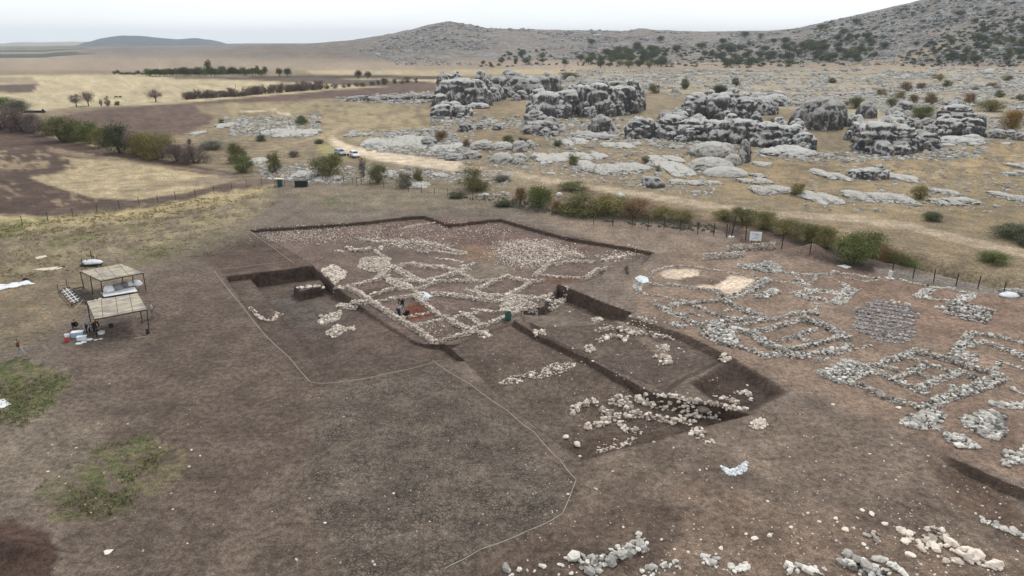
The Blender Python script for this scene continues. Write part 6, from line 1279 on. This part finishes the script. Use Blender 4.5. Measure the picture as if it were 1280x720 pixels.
# culvert in the left stream
p = place1(42, 141); T = []; boxm(T, (0, 0, .4), (9, 1.2, 1.0)); boxm(T, (-4.2, -.4, .8), (.5, .5, 1.4)); boxm(T, (4.2, -.4, .8), (.5, .5, 1.4)); tag(build('culvert', T, M['black'], loc=p), 'dark concrete culvert between the purple bushes and the field', 'culvert')
for lb, u, v in [('left one of two dark cows in the stubble field', 145, 123), ('right one of two dark cows in the stubble field', 150, 123)]:
    x, y = [float(c[0]) for c in hit([u], [v])]; z = float(gz(x, y)[0]); me = bpy.data.meshes.new('cow'); vs = [(0, 0, 1.0), (.7, 0, 1.05), (1.0, 0, 1.2), (1.35, 0, 1.15), (-.7, 0, 1.0)]; ed = [(0, 1), (1, 2), (2, 3), (0, 4)]; rd = [.36, .32, .2, .13, .3]
    for bx, by in ((.65, .18), (.65, -.18), (-.65, .18), (-.65, -.18)):
        n = len(vs); vs += [(bx, by, .6), (bx + .02, by, .02)]; rd += [.11, .07]; ed += [(1 if bx > 0 else 4, n), (n, n + 1)]
    me.from_pydata(vs, ed, []); o = obj('cow', me, loc=(x, y, z)); md = o.modifiers.new('skin', 'SKIN'); [setattr(me.skin_vertices[0].data[i], 'radius', (r_, r_)) for i, r_ in enumerate(rd)]; me.skin_vertices[0].data[0].use_root = True; me.materials.append(M['black']); o.modifiers.new('s', 'SUBSURF').render_levels = 1; o.scale = (.85,) * 3; tag(o, lb, 'cow', 'cows in the stubble field')
# ------------------------------------------------------------------ cars
def glass():
    m = MT('window_glass', .1); m.b.inputs['Specular IOR Level'].default_value = .6; m.base((.03, .035, .04)); return m.m
M['glass'] = glass()
def paint_m(n_, c): m = MT(n_, .3); m.base(c); m.b.inputs['Coat Weight'].default_value = .4; M[n_] = m.m
paint_m('white_paint', (.72, .73, .73)); paint_m('silver_blue_paint', (.28, .33, .40)); M['tyre'] = simple('tyre', (.02, .02, .02), .9); M['rim'] = simple('rim', (.35, .35, .36), .4); M['lamp'] = simple('lamp_glass', (.7, .72, .7), .2, .02)
def car(label, u, v, rz, paint_):
    p = place1(u, v); root = empty('parked_car', Vector(p), rz); tag(root, label, 'car', 'cars parked on the dirt track')
    def loft(prof, half, z0=None):
        n = len(prof); V = [(x, s * hw, z) for s in (-1, 1) for (x, z, hw) in prof]; Fc = []
        for i in range(n): j = (i + 1) % n; Fc.append((i, j, n + j, n + i))
        return V, Fc, n
    me = bpy.data.meshes.new('body'); prof = [(-2.1, .35, .80), (-2.15, .75, .82), (-2.05, 1.0, .80), (-1.9, 1.42, .66), (-1.6, 1.52, .62), (.0, 1.54, .62), (.35, 1.48, .64), (1.05, 1.02, .80), (1.9, .86, .78), (2.12, .70, .76), (2.15, .38, .78)]
    V, Fc, n = loft(prof, .8); Fc += [tuple(range(n))[::-1], tuple(range(n, 2 * n))]; me.from_pydata(V, [], Fc); me.materials.append(M[paint_]); b = obj('body', me, root); md = b.modifiers.new('bevel', 'BEVEL'); md.width = .06; md.segments = 2
    def quad(nm, vs, mat='glass', par=root):
        vs = np.array(vs, float); c = np.cross(vs[1] - vs[0], vs[2] - vs[0]); c /= np.linalg.norm(c); o_ = npmesh(nm, np.concatenate([vs + c * .015, vs - c * .02]), np.array([[0, 1, 2, 3], [7, 6, 5, 4], [0, 4, 5, 1], [1, 5, 6, 2], [2, 6, 7, 3], [3, 7, 4, 0]]), M[mat]); return obj(nm, o_, par)
    quad('windscreen', [(1.0, -.70, 1.06), (1.0, .70, 1.06), (.42, .58, 1.455), (.42, -.58, 1.455)]); quad('rear_window', [(-2.06, .70, 1.05), (-2.06, -.70, 1.05), (-1.92, -.58, 1.38), (-1.92, .58, 1.38)])
    for s in (-1, 1):
        quad('side_window', [(.85, s * .795, 1.06), (-.4, s * .80, 1.04), (-.4, s * .655, 1.45), (.3, s * .655, 1.44)]); quad('side_window', [(-.5, s * .80, 1.04), (-1.7, s * .80, 1.04), (-1.6, s * .66, 1.43), (-.5, s * .655, 1.45)])
        quad('headlight', [(2.14, s * .72, .62), (2.14, s * .45, .62), (2.06, s * .45, .78), (2.06, s * .72, .78)], 'lamp'); T = []; boxm(T, (.85, s * .95, 1.1), (.12, .2, .14)); build('mirror', T, M[paint_], root, bevel=.02)
        for x_ in (-1.35, 1.35):
            T = []; bar(T, (0, -.11, 0), (0, .11, 0), .33, 16); a = np.linspace(0, 2 * math.pi, 16, endpoint=False); cap = lambda y_: (np.stack([.33 * np.cos(a), a * 0 + y_, .33 * np.sin(a)], 1), np.array([[0, i, i + 1, i + 2] for i in range(1, 14, 2)])); T += [cap(-.11), cap(.11)]; wh = build('wheel', T, M['tyre'], root, loc=(x_, s * .72, .33)); T = []; bar(T, (0, -.13, 0), (0, .13, 0), .19, 12); build('rim', T, M['rim'], wh)
    T = []; boxm(T, (2.16, 0, .45), (.08, 1.5, .16)); build('bumper', T, M['black'], root); return root
car('silver-blue hatchback, left of the two parked cars', 425.5, 194, -.95, 'silver_blue_paint'); car('white hatchback, right of the two parked cars', 443.5, 196.5, -1.15, 'white_paint')
# ------------------------------------------------------------------ people
def skin(nm, verts, edges, radii, mat, parent=None, sub=1, root_i=0):
    me = bpy.data.meshes.new(nm); me.from_pydata([tuple(q) for q in verts], edges, []); o = obj(nm, me, parent); o.modifiers.new('skin', 'SKIN')
    sv = me.skin_vertices[0].data
    for i, r_ in enumerate(radii): sv[i].radius = (r_, r_) if not isinstance(r_, tuple) else r_; sv[i].use_root = i == root_i
    s_ = o.modifiers.new('smooth', 'SUBSURF'); s_.levels = sub; s_.render_levels = sub; me.materials.append(M[mat]); return o
def person(label, u, v, rz, J, top, low, group=None, hat=None, base=None):
    """J: joints in metres, x forward, y left"""
    p = place1(u, v) if base is None else base; root = empty('person', Vector(p), rz); tag(root, label, 'person', group)
    g = {k: np.array(q, float) for k, q in J.items()}; V, E, Rr, ix = [], [], [], {}
    def add(k, q, r_, par=None):
        ix[k] = len(V); V.append(np.array(q, float)); Rr.append(r_)
        if par is not None: E.append((ix[par], ix[k]))
    add('pel', g['pelvis'], (.14, .11)); add('wst', lerp(g['pelvis'], g['neck'], .4), (.12, .10), 'pel'); add('chs', lerp(g['pelvis'], g['neck'], .8), (.15, .11), 'wst'); add('nk', g['neck'], .055, 'chs'); d = g['head'] - g['neck']; add('jaw', g['neck'] + d * .5, .07, 'nk'); add('hd', g['head'], .10, 'jaw'); add('hdt', g['head'] + d / np.linalg.norm(d) * .07, .075, 'hd')
    fw = np.array([1., 0, 0]) if 'face' not in g else g['face']; add('nose', g['head'] + fw * .105 + np.array([0, 0, -.02]), .014, 'hd')
    for s, sg in (('l', 1), ('r', -1)):
        add('sh' + s, g['sh' + s], .065, 'chs'); add('el' + s, g['el' + s], .045, 'sh' + s); add('wr' + s, g['wr' + s], .03, 'el' + s); f = g['wr' + s] - g['el' + s]; f /= np.linalg.norm(f); add('pm' + s, g['wr' + s] + f * .08, (.04, .022), 'wr' + s)
        sd = np.cross(f, [0, 0, 1.]); sd = sd / (np.linalg.norm(sd) + 1e-6) if np.linalg.norm(sd) > .1 else np.array([1., 0, 0])
        for q in range(4): add('f%s%d' % (s, q), g['wr' + s] + f * (.105) + sd * (q - 1.5) * .022, .010, 'pm' + s); add('g%s%d' % (s, q), g['wr' + s] + f * (.165 - abs(q - 1.3) * .01) + sd * (q - 1.5) * .024 - np.array([0, 0, .012]), .008, 'f%s%d' % (s, q))
        add('t' + s, g['wr' + s] + f * .07 - sd * .06, .011, 'pm' + s)
        add('hp' + s, g['hp' + s], .09, 'pel'); add('kn' + s, g['kn' + s], .06, 'hp' + s); add('an' + s, g['an' + s], .04, 'kn' + s); t = g['toe' + s]; add('to' + s, t, .035, 'an' + s)
    skin('body', V, E, Rr, 'skin', root, 1)
    # clothes follow the same joints a little proud of the body
    tv = ['pel', 'wst', 'chs', 'shl', 'ell', 'wrl', 'shr', 'elr', 'wrr', 'nk']; vv = [V[ix[k]] for k in tv]; vv[5] = lerp(vv[4], vv[5], .85); vv[8] = lerp(vv[7], vv[8], .85); vv[9] = lerp(vv[2], vv[9], .55)
    skin('jacket' if 'jacket' in top else 'shirt', vv, [(0, 1), (1, 2), (2, 3), (3, 4), (4, 5), (2, 6), (6, 7), (7, 8), (2, 9)], [(.17, .14), (.155, .13), (.18, .145), .085, .062, .047, .085, .062, .047, .07], top, root)
    tv = ['pel', 'hpl', 'knl', 'anl', 'hpr', 'knr', 'anr']; skin('trousers', [V[ix[k]] for k in tv], [(0, 1), (1, 2), (2, 3), (0, 4), (4, 5), (5, 6)], [(.16, .13), .115, .08, .06, .115, .08, .06], low, root)
    for s in 'lr': skin('shoe', [V[ix['an' + s]] - [0, 0, .03], lerp(V[ix['an' + s]], V[ix['to' + s]], .6) - [0, 0, .03], V[ix['to' + s]]], [(0, 1), (1, 2)], [.055, .05, .045], 'shoe', root)
    h = V[ix['hd']] - fw * .03 + d / np.linalg.norm(d) * .05; skin('hair' if not hat else 'hat', [h - fw * .03, h + d / np.linalg.norm(d) * .04, h + fw * .03], [(0, 1), (1, 2)], [.10, .11, .09], 'hair' if not hat else hat, root)
    for s in (-1, 1): skin('ear', [V[ix['hd']] + np.array([0, s * .095, 0]), V[ix['hd']] + np.array([0, s * .105, .03])], [(0, 1)], [.018, .018], 'skin', root)
    return root
stand_ = dict(pelvis=(0, 0, .95), neck=(.02, 0, 1.46), head=(.04, 0, 1.64), shl=(.01, .19, 1.40), shr=(.01, -.19, 1.40), ell=(.02, .24, 1.12), elr=(.02, -.24, 1.12), wrl=(.14, .24, .90), wrr=(.14, -.24, .90), hpl=(0, .10, .88), hpr=(0, -.10, .88), knl=(.03, .11, .48), knr=(.03, -.11, .48), anl=(0, .12, .08), anr=(0, -.12, .08), toel=(.17, .14, .04), toer=(.17, -.14, .04))
walk = dict(stand_, ell=(-.12, .25, 1.14), wrl=(-.10, .22, .92), elr=(.10, -.24, 1.14), wrr=(.26, -.18, 1.02), knl=(.26, .11, .50), anl=(.36, .12, .10), toel=(.52, .12, .06), knr=(-.10, -.11, .50), anr=(-.36, -.12, .12), toer=(-.22, -.13, .04))
bend = dict(stand_, pelvis=(-.12, 0, .92), neck=(.34, 0, 1.18), head=(.50, 0, 1.20), face=(.6, 0, -.75), shl=(.28, .19, 1.14), shr=(.28, -.19, 1.14), ell=(.42, .22, .86), elr=(.42, -.22, .86), wrl=(.56, .12, .66), wrr=(.56, -.12, .66), hpl=(-.10, .10, .86), hpr=(-.10, -.10, .86), knl=(.06, .12, .47), knr=(.02, -.12, .47))
squat = dict(stand_, pelvis=(-.18, 0, .30), neck=(.14, 0, .78), head=(.24, 0, .93), face=(.85, 0, -.5), shl=(.08, .19, .72), shr=(.08, -.19, .72), ell=(.28, .26, .52), elr=(.28, -.26, .52), wrl=(.46, .12, .34), wrr=(.46, -.12, .34), hpl=(-.16, .11, .30), hpr=(-.16, -.11, .30), knl=(.26, .18, .50), knr=(.26, -.18, .50), anl=(0, .16, .08), anr=(0, -.16, .08), toel=(.18, .18, .04), toer=(.18, -.18, .04))
person('person in a brown jacket and pale trousers striding near the green patch', 26, 446.5, .15, walk, 'brown_jacket', 'pale_trousers')
person('person in a pale shirt and grey trousers standing right of the near shelter', 191.5, 397, -2.6, stand_, 'white_shirt', 'grey_trousers')
person('worker in a grey shirt and dark trousers bending at the left of the near shelter', 111, 417, -1.2, bend, 'grey_shirt', 'navy_trousers', 'workers at the near shelter')
person('worker in black clothes crouching behind the white tub', 120, 416, -.6, bend, 'black_cloth', 'black_cloth', 'workers at the near shelter')
person('worker crouching behind the blue container in dark clothes', 94, 411, -.8, squat, 'black_cloth', 'navy_trousers', 'workers at the near shelter')
person('digger in a pale shirt bending over the red soil room', 499, 396, -.3, bend, 'grey_shirt', 'navy_trousers', 'diggers in the red soil room')
person('digger in black crouching beside the bending one', 508, 396, .4, squat, 'black_cloth', 'black_cloth', 'diggers in the red soil room')
person('digger in dark clothes standing at the far wall of the red soil room', 503, 386, -1.8, dict(bend), 'black_cloth', 'navy_trousers', 'diggers in the red soil room')
person('tiny dark figure sitting beside the parked white car', 435.5, 196, -1.5, squat, 'black_cloth', 'black_cloth')
# ------------------------------------------------------------------ the air
HZ = bpy.data.materials.new('haze_air'); HZ.use_nodes = True; ht = HZ.node_tree; ht.nodes.clear(); ho = ht.nodes.new('ShaderNodeOutputMaterial'); hv = ht.nodes.new('ShaderNodeVolumePrincipled'); hv.inputs['Color'].default_value = (.80, .90, 1.0, 1); hv.inputs['Density'].default_value = .00009; hv.inputs['Anisotropy'].default_value = 0.1; ht.links.new(hv.outputs[0], ho.inputs['Volume'])
zt = float(max(gz_.max(), CH)) + 40; zb_ = float(gz_.min()) - 1.5; T = []; boxm(T, (0, 0, (zt + zb_) / 2), (22400, 22400, zt - zb_)); tag(build('haze', T, HZ), 'thin pale air between the camera and the far hills', 'haze', kind='stuff')
